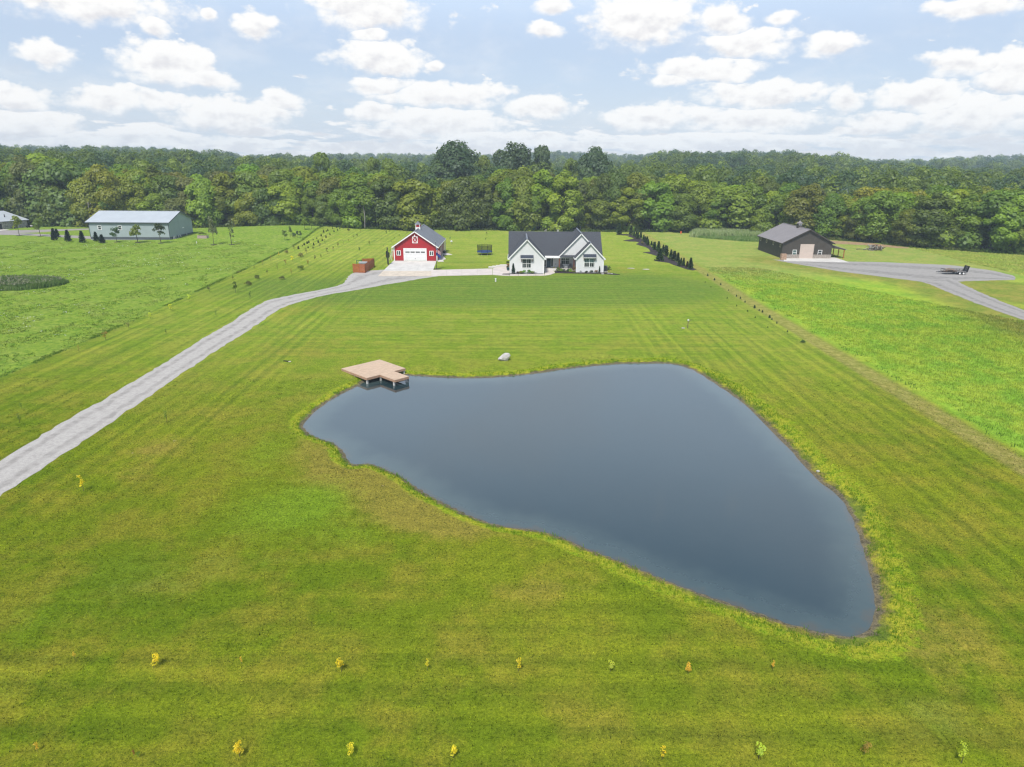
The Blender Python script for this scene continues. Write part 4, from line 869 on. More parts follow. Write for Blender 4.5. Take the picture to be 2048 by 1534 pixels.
# ------------------------------------------------------------------ deck on the pond
def deck():
    z = .28
    P = {k: at(*p, z) for k, p in dict(L=(683.1,737), B=(759.7,719), Rr=(809.7,735), Fr=(734,755.8), e1=(816,753), e2=(787,759.7), n1=(787,741.7), n2=(759,748.8)).items()}
    u = P['B']-P['L']; u = u/np.hypot(*u); v = np.array([u[1], -u[0]])       # u along the rear edge, v towards the water
    rz = math.atan2(u[1], u[0]); A = float((P['B']-P['L'])@u); Bd = float((P['Fr']-P['L'])@v)
    a0 = float((P['n2']-P['L'])@u); a1 = float((P['n1']-P['L'])@u); ext = float((P['e1']-P['L'])@v)
    t = thing('deck', 'new timber deck with a narrow jetty standing over the pond edge', 'deck', (*P['L'], 0), rz)
    # local: x along u, y = -v
    n = int(A/.145)
    for i in range(n):
        x0 = i*A/n; x1 = (i+1)*A/n-.007; y = -Bd if not (a0 < (x0+x1)/2 < a1) else -ext
        part('deck_board', MB().box(x0, x1, y-.02+random.uniform(-.004, .004), .02, z-.035, z+random.uniform(0, .003)), DECKW, t)
    zb = z-.30
    def fas(x0, y0, x1, y1):
        part('fascia_board', MB().bar((x0, y0, (z-.04+zb)/2), (x1, y1, (z-.04+zb)/2), .04, z-.04-zb), DECKFASC, t)
    fas(0, .0, A, .0); fas(0, 0, 0, -Bd); fas(0, -Bd, a0, -Bd); fas(a1, -Bd, A, -Bd); fas(A, 0, A, -Bd); fas(a0, -Bd, a0, -ext); fas(a1, -Bd, a1, -ext); fas(a0, -ext, a1, -ext)
    j = MB()
    for i in range(1, 9): j.box(.05, A-.05, -Bd*i/9-.02, -Bd*i/9+.02, zb+.02, z-.04)
    part('joist', j, DECKFASC, t, kind='stuff')
    for x, y in ((.15, -.15), (.15, -Bd+.15), (A/2, -.15), (A-.15, -.15), (A-.15, -Bd+.15), (a0+.12, -Bd+.1), (a0+.12, -ext+.35), (a1-.12, -ext+.35), (a1-.12, -Bd+.1), (.15, -Bd/2)):
        part('deck_post', MB().box(x-.09, x+.09, y-.09, y+.09, -1.6, zb+.05), CONC if y < -1 else DECKFASC, t)
    part('ladder', MB().box(a1+.03, a1+.1, -ext+.2, -ext+.7, -.45, .05), BLACK, t)
DECKFASC = mat('deck_fascia_lumber', (.40,.25,.165), .7, .15, 2., .15, 20, stretch=(1, 1, 6))
deck()

# ------------------------------------------------------------------ slatted enclosure, trampoline
def enclosure():
    A = at(706.5, 545.2); B = at(730.5, 546); C = at(748.7, 533.5); D = at(725.5, 534.5); H = 2.05
    t = thing('fence', 'orange stained slatted fence screen on three sides beside the gravel', 'fence', (*A, 0))
    for nm, (p, q) in (('front', (A, B)), ('side', (B, C)), ('rear', (C, D))):
        d = q-p; n = 13
        for i in range(n):
            z = .06+i*(H-.06)/n; b = MB().bar((p[0], p[1], z+.07), (q[0], q[1], z+.07), .03, (H-.06)/n-.018); part('slat', b, CEDAR, t, True)
        for s in (0, .5, 1):
            c = p+d*s; part('post', MB().box(c[0]-.06, c[0]+.06, c[1]+.03, c[1]+.15, 0, H+.04), CEDAR, t, True)
    m = at(727, 540); k = thing('generator', 'grey lidded utility unit standing inside the orange slatted screen', 'generator', (*m, 0)); part('cabinet', MB().box(-.9, .9, -.5, .5, .1, 1.75), STEEL, k); part('lid', MB().box(-.95, .95, -.55, .55, 1.75, 1.9), PALEROOF, k); part('base_pad', MB().box(-1.1, 1.1, -.7, .7, 0, .1), CONC, k)
    m = at(716.5, 534); k = thing('bike_rack', 'small green tubular rack behind the orange slatted screen', 'rack', (*m, 0)); G = mat('dark_green_paint', (.01,.10,.05), .6)
    for x in (-.3, .9): part('upright', MB().box(x-.07, x+.07, -.05, .05, 0, 1.7), G, k)
    part('crossbar', MB().box(-.3, .9, -.04, .04, 1.5, 1.62), G, k)
enclosure()
def trampoline():
    c = at(969.5, 509); rr = 2.05; t = thing('trampoline', 'round trampoline with a blue pad and dark safety net on the back lawn', 'trampoline', (*c, 0)); n = 8
    part('mat', MB().lathe([(rr-.3, .92), (rr-.3, .94)], 28), RUBBER, t); v = [];
    part('safety_pad', MB().lathe([(rr-.32, .95), (rr+.05, .96), (rr+.07, .90), (rr+.05, .72), (rr-.32, .90)], 28), BLUEP, t)
    for k in range(n):
        a = 2*math.pi*(k+.5)/n; x, y = rr*math.cos(a), rr*math.sin(a); part('net_pole', MB().tube([(x, y, .5), (x*1.03, y*1.03, 2.7)], .045, 6), BLACK, t); part('leg', MB().tube([(x*.98, y*.98, 0), (x*.98, y*.98, .9)], .04, 6), STEEL, t)
    # net as crossing cords with a thin sheer cloth
    nm = bpy.data.materials.new('net_cloth'); nm.use_nodes = True; q = NT(nm.node_tree); q.n.clear()
    d = q.node('ShaderNodeBsdfDiffuse', {'Color': (.02,.025,.015,1)}); tr = q.node('ShaderNodeBsdfTransparent'); mx = q.node('ShaderNodeMixShader', {0: .42, 1: tr.outputs[0], 2: d.outputs[0]}); q.node('ShaderNodeOutputMaterial', {'Surface': mx.outputs[0]})
    V = []; Fc = []; K = 32
    for k in range(K):
        a = 2*math.pi*k/K; s = .1*abs(math.sin(a*n/2)); V += [((rr-.05)*math.cos(a), (rr-.05)*math.sin(a), .96), ((rr)*math.cos(a), (rr)*math.sin(a), 2.5+.18*(1-s*10*.6))]
    for k in range(K): Fc.append((2*k, 2*((k+1) % K), 2*((k+1) % K)+1, 2*k+1))
    part('safety_net', MB().add(V, Fc), nm, t)
trampoline()
def simple(name, label, cat, p, parts_, z=None, group=None, rz=0):
    t = thing(name, label, cat, (p[0], p[1], gz1(*p) if z is None else z), rz, group)
    for nm, mb, m in parts_: part(nm, mb, m, t)
    return t
simple('garden_light', 'small white globe light on a post in the back lawn right of the red barn', 'light', at(903, 487.5), [('post', MB().box(-.04, .04, -.04, .04, 0, .5), STEEL), ('globe', MB().lathe([(.1, .45), (.3, .6), (.33, .75), (.22, .95), (.05, 1.0)], 12), WHITEP)], 0)
simple('cleanout_pipe', 'short white capped pipe in the lawn below the house walk', 'pipe', at(991.3, 563.5), [('pipe', MB().lathe([(.14, 0), (.14, .62)], 10), WHITEP), ('cap', MB().lathe([(.18, .62), (.18, .72), (.1, .76)], 10), WHITEP)], 0)
simple('marker_post', 'small white marker post in the grass right of the grey barn', 'post', at(393.5, 487.5), [('post', MB().lathe([(.12, 0), (.12, .5)], 8), WHITEP), ('cap', MB().lathe([(.14, .5), (.1, .58)], 8), WHITEP)])
simple('survey_stake', 'orange marker stake in the grass beside the corn patch', 'stake', at(1361.5, 470), [('stake', MB().box(-.05, .05, -.05, .05, 0, 1.3), TAN), ('flag', MB().box(-.28, .28, -.06, -.05, .5, 1.3), ORANGE)])
simple('birdhouse_post', 'thin dark post with a pale top standing alone in the lawn', 'post', at(1375.2, 656.5), [('post', MB().tube([(0, 0, 0), (0, 0, 1.2)], .055, 6), RUSTW), ('box', MB().box(-.10, .10, -.10, .10, 1.2, 1.42), WHITEP), ('twig', MB().tube([(0, 0, .8), (.5, .1, 1.3), (.95, .1, 1.75)], [.03, .02, .01], 5), RUSTW), ('base_stone', MB().lathe([(.25, 0), (.3, .06), (.1, .1)], 7, (-.7, -.05, 0)), BOULDER)], 0)
simple('drain_pipe', 'pale drain pipe end lying in the lawn near the deck', 'pipe', at(574, 723.5), [('pipe', MB().tube([(-.5, .25, .03), (.25, 0, .05)], .10, 8), RUBBER), ('flared_end', MB().lathe([(.13, 0), (.2, .06), (.08, .09)], 9, (.35, -.03, 0)), BOULDER)], 0, rz=.0)
simple('container', 'dark teal steel container at the edge of the wood', 'container', at(479.5, 454), [('body', MB().box(-2.3, 2.3, 0, 2.2, 0, 1.7), TEALC), ('rim', MB().box(-2.4, 2.4, -.08, 2.28, 1.7, 1.82), TEALC), ('rib', MB().box(-1.3, -1.15, -.07, 0, .1, 1.7), TEALC), ('rib', MB().box(-.1, .05, -.07, 0, .1, 1.7), TEALC), ('rib', MB().box(1.1, 1.25, -.07, 0, .1, 1.7), TEALC)])
def planter():
    p = at(404.5, 479.5); t = thing('planter_box', 'raised wooden planter bed with leafy plants right of the grey barn', 'planter', (p[0], p[1], gz1(*p)))
    for i in range(3):
        part('board', MB().box(-1.5, 1.5, 0, .06, .02+i*.3, .30+i*.3), PINKW, t); part('board', MB().box(1.44, 1.5, .06, 1.6, .02+i*.3, .30+i*.3), PINKW, t); part('board', MB().box(-1.5, -1.44, .06, 1.6, .02+i*.3, .30+i*.3), PINKW, t)
    part('soil', MB().box(-1.43, 1.43, .07, 1.6, .1, .82), MULCH, t)
    return t
planter()
def utility_pole():
    p = at(181, 456); t = thing('utility_pole', 'tall grey utility pole behind the left end of the grey barn', 'pole', (p[0], p[1], 0)); part('pole', MB().tube([(0, 0, 0), (0, 0, 9.4)], [.17, .12], 8), PALEBARK, t); part('crossarm', MB().box(-.9, .9, -.06, .06, 8.6, 8.75), RUSTW, t)
    for x in (-.8, 0, .8): part('insulator', MB().lathe([(.05, 8.75), (.08, 8.85), (.04, 8.95)], 8, (x, 0, 0)), WHITEP, t)
utility_pole()
bpy.data.objects['utility_pole'].rotation_euler = (0, R(5), 0)     # leans a little
# seats at the edge of the wood
for lab, p, m, rz, s in (('yellow garden chair at the fire circle beyond the house roof, facing left', (1049,460.5), YELLOWP, R(115), 1.5), ('teal garden chair at the fire circle beyond the house roof', (1067,461), TEALP, R(200), 1.35),
        ('pale grey garden chair just showing over the house roof ridge', (1091,464), BOULDER, R(200), 1.0), ('white garden chair farthest right over the house roof ridge', (1115.5,464.5), WHITEP, R(180), .9)):
    q = at(*p); patio_chair('garden_chair', lab, 'chair', (q[0], q[1], 0), rz, m, 'garden chairs by the wood', s=s)

# boulders
def rock(name, label, p, sx, sy, sz, seed, m=BOULDER, lean=0., z=None):
    r2 = np.random.default_rng(seed); V = []; Fc = []; nu, nv = 9, 6
    for j in range(nv+1):
        for i in range(nu):
            a = 2*math.pi*i/nu; e = math.pi*(j/nv)-math.pi/2; k = 1+r2.uniform(-.14, .14); x, y, zz = math.cos(a)*math.cos(e)*k, math.sin(a)*math.cos(e)*k, math.sin(e)*k
            x = np.sign(x)*abs(x)**.8; V.append((x*sx, y*sy, (zz*.5+.42)*sz*(1+lean*x)))
    for j in range(nv):
        for i in range(nu): Fc.append((j*nu+i, j*nu+(i+1) % nu, (j+1)*nu+(i+1) % nu, (j+1)*nu+i))
    o = obj(name, MB().add(V, Fc).mesh(name), m); o.location = (p[0], p[1], gz1(*p) if z is None else z); return tag(o, label, 'rock')
rock('boulder', 'large pale boulder in the lawn at the head of the pond', at(1008, 720.5), .78, .5, .95, 4, lean=.55)
rock('boulder', 'small pale rock on the right bank of the pond', at(1637, 936), .17, .13, .2, 8)
for i, p in enumerate(((1217,547.3),(1223,548.3),(1205,548.6))): rock('edging_stone', 'white edging stone at the right house corner, '+('middle of three', 'rightmost of three', 'leftmost of three')[i], at(*p), .35, .2, .2, 20+i)['group'] = 'edging stones by the house'
for i, (p, l) in enumerate((((1262,537),'right of the air conditioner'),((1292,539),'nearest the evergreen bed'))): rock('flat_stone', 'flat pale stone in the lawn '+l, at(*p), .9, .35, .15, 30+i)

# ------------------------------------------------------------------ trailer, brush pile
def trailer():
    a = at(1886, 549.6); b = at(1931, 548.5); c = at(1908, 548); rz = -.03
    t = thing('trailer', 'black tandem-axle utility trailer with its ramp gate up on the gravel yard', 'trailer', (c[0]-.2, c[1], 0), rz)
    L0, L1, Wd = -2.45, 2.55, 1.0
    f = MB(); f.box(L0, L1, -Wd, -Wd+.1, .5, .64); f.box(L0, L1, Wd-.1, Wd, .5, .64)
    for x in np.linspace(L0, L1, 7): f.box(x-.04, x+.04, -Wd+.1, Wd-.1, .5, .6)
    part('frame', f, BLACK, t)
    for i in range(10): y = -Wd+.1+i*(2*Wd-.2)/10; part('deck_plank', MB().box(L0, L1, y+.008, y+(2*Wd-.2)/10-.008, .605, .645), RUSTW, t)
    r = MB()
    for y in (-Wd+.03, Wd-.03):
        r.bar((L0, y, 1.12), (L1, y, 1.12), .06)
        for x in np.linspace(L0, L1, 8): r.bar((x, y, .6), (x, y, 1.12), .05)
    r.bar((L0, -Wd, 1.12), (L0, Wd, 1.12), .06); part('side_rail', r, BLACK, t)
    tg = MB(); tg.bar((L0, -.8, .55), (L0-1.25, 0, .5), .1); tg.bar((L0, .8, .55), (L0-1.25, 0, .5), .1); tg.bar((L0-1.2, 0, .5), (L0-1.6, 0, .5), .1); part('tongue', tg, BLACK, t); part('jack', MB().tube([(L0-1.1, -.1, 0.03), (L0-1.1, -.1, .9)], .05, 6), STEEL, t)
    for y, s in ((-Wd-.15, -1), (Wd+.15, 1)):
        for x in (.75, 1.6):
            w = part('wheel', MB().lathe([(.12, -.1), (.12, .1)], 10, (x, y, .34), 'y'), STEEL, t); part('tyre', MB().lathe([(.21, -.11), (.31, -.11), (.34, -.06), (.34, .06), (.31, .11), (.21, .11)], 18, (x, y, .34), 'y'), RUBBER, w); part('rim', MB().lathe([(.22, -.115), (.2, -.118), (.05, -.10), (.05, .10), (.2, .118), (.22, .115)], 16, (x, y, .34), 'y'), WHITEP, w)
        fd = MB(); y0, y1 = (y-.14, y+.14); fd.slab([(.3,y0,.82),(2.05,y0,.82),(2.05,y1,.82),(.3,y1,.82)], .04); fd.slab([(.08,y0,.5),(.3,y0,.82),(.3,y1,.82),(.08,y1,.5)], .03); fd.slab([(2.05,y0,.82),(2.27,y0,.5),(2.27,y1,.5),(2.05,y1,.82)], .03); part('fender', fd, STEEL, t)
    g = MB()
    for y in np.linspace(-.95, .95, 7): g.bar((L1+.05, y, .6), (L1+.35, y, 1.95), .06)
    for u in np.linspace(0, 1, 6): g.bar((L1+.05+.3*u, -.97, .6+1.35*u), (L1+.05+.3*u, .97, .6+1.35*u), .05)
    g.slab([(L1+.07,-.9,.62),(L1+.07,.9,.62),(L1+.36,.9,1.93),(L1+.36,-.9,1.93)], .015); part('ramp_gate', g, BLACK, t)
    for y in (-.35, .1): part('gate_strut', MB().bar((L1-.02, y, .62), (L1+.29, y, 1.9), .035), STEEL, t)
    k = thing('lumber_load', 'tangle of weathered boards and branches heaped on the trailer bed', 'lumber', (c[0]-1.5, c[1], .65), rz); r2 = random.Random(11)
    for i in range(26):
        a = r2.uniform(-.35, .35); l = r2.uniform(.8, 1.7); x = r2.uniform(-.5, .9); y = r2.uniform(-.7, .7); z = r2.uniform(.05, .55)*(1-abs(x)/2.2)+.03
        part('board', MB().bar((x-l/2*math.cos(a), y-l/2*math.sin(a), z), (x+l/2*math.cos(a), y+l/2*math.sin(a), z+r2.uniform(0, .25)), r2.uniform(.08, .2), .05), r2.choice([TAN, RUSTW, TAN, PINKW]), k)
trailer()
def brush_pile():
    p = at(1749, 500.5); t = thing('brush_pile', 'heap of uprooted stumps and branches in the grass behind the brown barn', 'brush pile', (p[0], p[1], 0)); r2 = random.Random(21)
    for i in range(46):
        a = r2.uniform(0, 6.28); l = r2.uniform(.9, 2.2); x = r2.gauss(0, 1.3); y = r2.gauss(0, .8); h = max(.15, 1.55*(1-(x/3.)**2)); z = r2.uniform(.1, h); d = r2.uniform(-.3, .6)
        part('branch', MB().tube([(x-l/2*math.cos(a), y-l/2*math.sin(a), z), (x, y, z+.1), (x+l/2*math.cos(a), y+l/2*math.sin(a), max(.05, z+d))], [r2.uniform(.10, .22), .12, .05], 5), r2.choice([PALEBARK, RUSTW, STUMP, RUSTW]), t)
    for i in range(5): x = -1.6+i*.8; part('stump', MB().tube([(x, 0, .2), (x+.2, -.3, .75), (x+.25, -.45, 1.15)], [.45, .38, .28], 8), r2.choice([STUMP, PALEBARK]), t)
STUMP = mat('brown_stump_wood', (.15,.115,.09), .9, .4, 4.)
brush_pile()

# ------------------------------------------------------------------ grass-like stuff
def blades(name, label, P, h, w, m, nb=5, spread=.12, lean=.35, tint=None, tvar=.5, kind='stuff', seed=1, own=None, lift=0.):
    """P: n x 3 base points; every tuft is nb bent blades of two triangles each (one quad pinched at the tip)"""
    g = np.random.default_rng(seed); n = len(P); N = n*nb
    B = np.repeat(P, nb, 0)+np.c_[g.normal(0, spread, (N, 2)), np.zeros(N)]; hh = np.repeat(np.broadcast_to(h, n), nb)*g.uniform(.6, 1.15, N); a = g.uniform(0, 2*np.pi, N); ww = np.repeat(np.broadcast_to(w, n), nb)*g.uniform(.7, 1.3, N)
    d = np.c_[np.cos(a), np.sin(a), np.zeros(N)]; b = g.uniform(0, 2*np.pi, N); l = np.c_[np.cos(b), np.sin(b), np.zeros(N)]*(hh*g.uniform(.2, 1, N)*lean)[:, None]
    up = np.c_[np.zeros(N), np.zeros(N), hh]
    v0 = B-d*ww[:, None]*.5; v1 = B+d*ww[:, None]*.5; v2 = B+l*.45+up*.62+d*ww[:, None]*.42; v3 = B+l+up*.97; V = np.stack([v0, v1, v2, v3], 1).reshape(-1, 3); Fq = np.arange(N*4).reshape(-1, 4)
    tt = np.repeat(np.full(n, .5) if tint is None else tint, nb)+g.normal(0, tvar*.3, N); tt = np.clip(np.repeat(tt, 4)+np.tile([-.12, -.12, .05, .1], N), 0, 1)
    A = {'tint': tt}
    if own is not None:      # own: brightness spread; the blades then take the ground's colour under them
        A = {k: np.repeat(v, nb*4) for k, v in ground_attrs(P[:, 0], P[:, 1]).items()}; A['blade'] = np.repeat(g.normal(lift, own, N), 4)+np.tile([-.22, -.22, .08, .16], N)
    return tag(obj(name, np_mesh(name, V, Fq, m, A)), label, kind=kind)
def scatter(n, x0, x1, y0, y1, fn, seed=3, dens_px=True):
    """n random ground points with fn(x, y) true, thinned with distance so the near ground gets more"""
    g = np.random.default_rng(seed); out = []
    x = g.uniform(x0, x1, n); y = g.uniform(y0, y1, n); k = fn(x, y); x, y = x[k], y[k]; return np.c_[x, y, gz(x, y)]
rightline = lambda y: np.interp(y, [20, 52, 127, 164, 252], [42.7, 42.8, 42.9, 43.7, 45.1])
leftline = lambda y: np.interp(y, [70, 108, 168, 244, 270], [-60.6, -60.7, -63.1, -67.6, -69])
def vis(x, y, mx=60): # inside the picture with a margin
    c = y*_f[1]+(0-HC)*_f[2]; return (np.abs(x/c*F) < 1024+mx*3) & (y > 18)
FIELDM = blade_mat('tall_field_grass', (.085,.200,.013), (.190,.325,.016), (.340,.370,.026)); BANKM = blade_mat('bank_grass', (.050,.125,.012), (.130,.270,.010), (.270,.320,.016)); MEADM = blade_mat('meadow_weeds', (.045,.115,.018), (.105,.205,.024), (.22,.265,.040))
LAWNM = blade_mat('lawn_blades', (.062,.098,.012), (.102,.132,.015), (.165,.165,.034), .2)
def lowf(x, y, s, seed=0):
    g = np.random.default_rng(seed); o = np.zeros_like(x)
    for i in range(7): a = g.uniform(0, 6.28); k = s*g.uniform(.5, 2.2); o += np.sin(x*math.cos(a)*k+y*math.sin(a)*k+g.uniform(0, 6.28))
    return o/7
P = scatter(270000, 43, 170, 14, 168, lambda x, y: (x-rightline(y) > 4.0+.8*lowf(x, y, 1.2, 4)) & vis(x, np.maximum(y, 30), 420) & (x < 130) & ~((y > 100) & (x > 60+np.maximum(0, (168-y))*.42)) & (np.random.default_rng(5).uniform(0, 1, x.shape) < np.clip(70/y, .25, 1)), 11)
lf = lowf(P[:, 0], P[:, 1], .09, 8); tp = sstep(3.2, 7, P[:, 0]-rightline(P[:, 1]))
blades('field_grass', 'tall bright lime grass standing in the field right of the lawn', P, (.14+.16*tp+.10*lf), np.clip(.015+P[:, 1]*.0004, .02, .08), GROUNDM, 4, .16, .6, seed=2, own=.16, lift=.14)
P = scatter(5000, 43, 60, 44, 168, lambda x, y: (np.abs(x-rightline(y)-3.9-.7*lowf(x, y, 1.2, 4)) < .5) & vis(x, y) & (lowf(x, y, .3, 14) > -.1), 12)
blades('fringe_grass', 'dark weedy fringe along the edge of the lime field', P, .32, .05, MEADM, 4, .2, .6, np.clip(.3+.4*lowf(P[:, 0], P[:, 1], .8, 2), 0, 1), seed=3)
P = scatter(210000, -62, 46, 21, 78, lambda x, y: vis(x, y, 5) & (poly_sd(SH, x, y) > 1.6) & (x < rightline(y)+3) & ~drive_mask(x, y), 27); dd = np.hypot(P[:, 0], P[:, 1]); P = P[np.random.default_rng(3).uniform(0, 1, len(P)) < np.clip(1.15-dd/85, .1, 1)]
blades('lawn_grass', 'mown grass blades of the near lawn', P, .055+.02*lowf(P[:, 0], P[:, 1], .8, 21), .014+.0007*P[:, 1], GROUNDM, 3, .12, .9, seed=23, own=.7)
P = scatter(120000, -26, 28, 27, 92, lambda x, y: (lambda s: (s > .45) & (s < bank_w(x, y)*1.1))(poly_sd(SH, x, y)+.6*lowf(x, y, 1.2, 3)), 13)
ps = poly_sd(SH, P[:, 0], P[:, 1])/bank_w(P[:, 0], P[:, 1])*2.; thick = np.clip(.55+.6*lowf(P[:, 0], P[:, 1], .35, 6), .15, 1.); side = sstep(-6, 14, P[:, 0])
kp = np.random.default_rng(4).uniform(0, 1, len(P)) < thick*np.where(ps < 1.0, .35+.4*(1-side), 1.); P = P[kp]; ps = ps[kp]
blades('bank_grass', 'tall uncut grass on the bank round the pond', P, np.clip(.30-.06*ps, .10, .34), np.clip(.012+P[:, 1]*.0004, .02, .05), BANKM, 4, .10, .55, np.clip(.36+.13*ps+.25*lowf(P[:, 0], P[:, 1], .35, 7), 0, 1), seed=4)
P = scatter(60000, -150, -60, 74, 236, lambda x, y: (leftline(y)-x > .1) & vis(x, y) & (lowf(x, y, .5, 31)+.5*lowf(x, y, 1.6, 32) > -.05) & ((y < 200)|(x < -70)) & (y < 214) & (np.random.default_rng(6).uniform(0, 1, x.shape) < np.clip(85/y, .2, 1)), 14)
blades('meadow_weeds', 'rank green weeds over the uncut meadow at the left', P, .18, .10, GROUNDM, 4, .25, 1.1, seed=5, own=.16, lift=.10)
P = scatter(40000, -70, -58, 74, 245, lambda x, y: (np.abs(leftline(y)-x-.25) < .3) & vis(x, y), 15); P = P[lowf(P[:, 0], P[:, 1], .5, 17) > -.15][:3600]
blades('meadow_edge_grass', 'taller dark grass along the mown edge of the meadow', P, .20, .08, MEADM, 4, .2, .9, np.full(len(P), .6), seed=6)
WFL = mat('white_flower_heads', (.62,.64,.58), .8, .1)
P = scatter(9000, -150, -62, 90, 214, lambda x, y: (leftline(y)-x > 2) & vis(x, y) & (lowf(x, y, .10, 41)+lowf(x, y, .5, 42) > .30), 16); P[:, 2] += .28
blades('white_flowers', 'scattered white wildflower heads in the meadow', P[:300], .08, .15, WFL, 3, .25, 2., seed=7)
# tall weeds patch at the left edge
wq = np.array([at(*p) for p in ((-40,583),(40,581),(92,576),(128,569),(134,566),(100,562),(40,560),(-40,562))])
P = scatter(30000, -125, -85, 128, 150, lambda x, y: poly_sd(wq, x, y) < .3*lowf(x, y, 1.5, 4), 17)[:6500]; kk = np.interp(P[:, 0], [-94, -91], [1, .5])
WEEDM = blade_mat('tall_weeds', (.095,.180,.042), (.160,.260,.065), (.32,.38,.16))
blades('tall_weeds', 'dense patch of tall dark weeds standing at the left edge of the meadow', P, (1.05+.5*lowf(P[:, 0], P[:, 1], .55, 12)+.3*lowf(P[:, 0], P[:, 1], 2., 13))*kk, .16, WEEDM, 6, .18, .28, np.clip(.45+.5*lowf(P[:, 0], P[:, 1], .9, 5), 0, 1), seed=8)
P2 = P[::14].copy(); P2[:, 2] += 1.1; blades('seed_heads', 'pale seed heads on the tall weed patch', P2, .25, .25, blade_mat('seed_head', (.16,.19,.09), (.26,.28,.16), (.38,.38,.25)), 3, .2, 1., seed=9)
# corn and garden patch beyond the evergreen bed
cq = np.array([at(*p) for p in ((1380,474),(1425,478),(1490,483),(1550,484),(1540,470),(1470,465),(1390,464))])
P = scatter(20000, 55, 110, 205, 262, lambda x, y: poly_sd(cq, x, y) < 0, 18)[:4200]; nearrow = P[:, 1] < np.median(P[:, 1])-4
CORNM = blade_mat('corn_leaves', (.075,.185,.035), (.190,.300,.075), (.48,.54,.27))
blades('corn_patch', 'pale tasselled corn and garden plants in a patch before the wood', P, np.where(nearrow, .8, 1.8), .22, CORNM, 6, .25, .45, np.where(nearrow, .40, .72)+.25*lowf(P[:, 0], P[:, 1], .8, 5), seed=10)
# rough grass under the edge of the wood
P = scatter(60000, -210, 160, 180, 285, lambda x, y: (lambda w: (w > -3.5) & (w < 3))(wood_depth(x, y)+1.2*lowf(x, y, .4, 3)) & vis(x, y), 19)[:16000]
blades('wood_edge_grass', 'rough grass and brush along the foot of the wood', P, .9+.5*lowf(P[:, 0], P[:, 1], .3, 4), .25, blade_mat('edge_brush', (.040,.080,.016), (.085,.140,.026), (.18,.19,.055)), 5, .35, .6, np.clip(.45+.6*lowf(P[:, 0], P[:, 1], .3, 5), 0, 1), seed=11)
# rough field beyond the yard at the right
rq = np.array([at(*p) for p in ((1812,493),(1850,497),(1950,504),(2060,511),(2100,560),(2040,548),(1990,536),(1960,530),(1930,524),(1880,510))])
P = scatter(60000, 85, 175, 150, 215, lambda x, y: (poly_sd(rq, x, y) < .8*lowf(x, y, .8, 3)) & vis(x, y, 90), 20)[:15000]
blades('rough_grass', 'pale green rough grass beyond the gravel yard at the right', P, .18, .16, GROUNDM, 4, .3, 1.4, seed=12, own=.18, lift=.60)

# ------------------------------------------------------------------ plants
def leaf_cloud(C, Rv, n, size, g, flat=0., shell=.55, up=.35):
    """n leaf quads in ellipsoids C (k x 3) with radii Rv (k x 3); returns V, tint"""
    k = len(C); wgt = (Rv[:, 0]*Rv[:, 2]); idx = g.choice(k, n, p=wgt/wgt.sum())
    d = g.normal(0, 1, (n, 3)); d /= np.linalg.norm(d, axis=1)[:, None]; low = d[:, 2] < -.35; d[low, 2] *= -g.uniform(.2, 1, low.sum()); d /= np.linalg.norm(d, axis=1)[:, None]
    r = g.uniform(shell, 1.0, n)**.6; p = C[idx]+d*Rv[idx]*r[:, None]
    nrm = d*.8+g.normal(0, .55, (n, 3))+np.array([0, 0, up]); nrm /= np.linalg.norm(nrm, axis=1)[:, None]
    a = np.cross(nrm, g.normal(0, 1, (n, 3))); a /= np.linalg.norm(a, axis=1)[:, None]; b = np.cross(nrm, a); s = size*g.uniform(.6, 1.35, n)[:, None]
    V = np.stack([p-a*s*.5, p+b*s*.34+nrm*s*.06, p+a*s*.5, p-b*s*.34+nrm*s*.06], 1).reshape(-1, 3)
    lobe = g.uniform(0, 1, k); t = np.clip(.55*lobe[idx]+.45*g.uniform(0, 1, n), 0, 1); return V, np.repeat(t, 4)
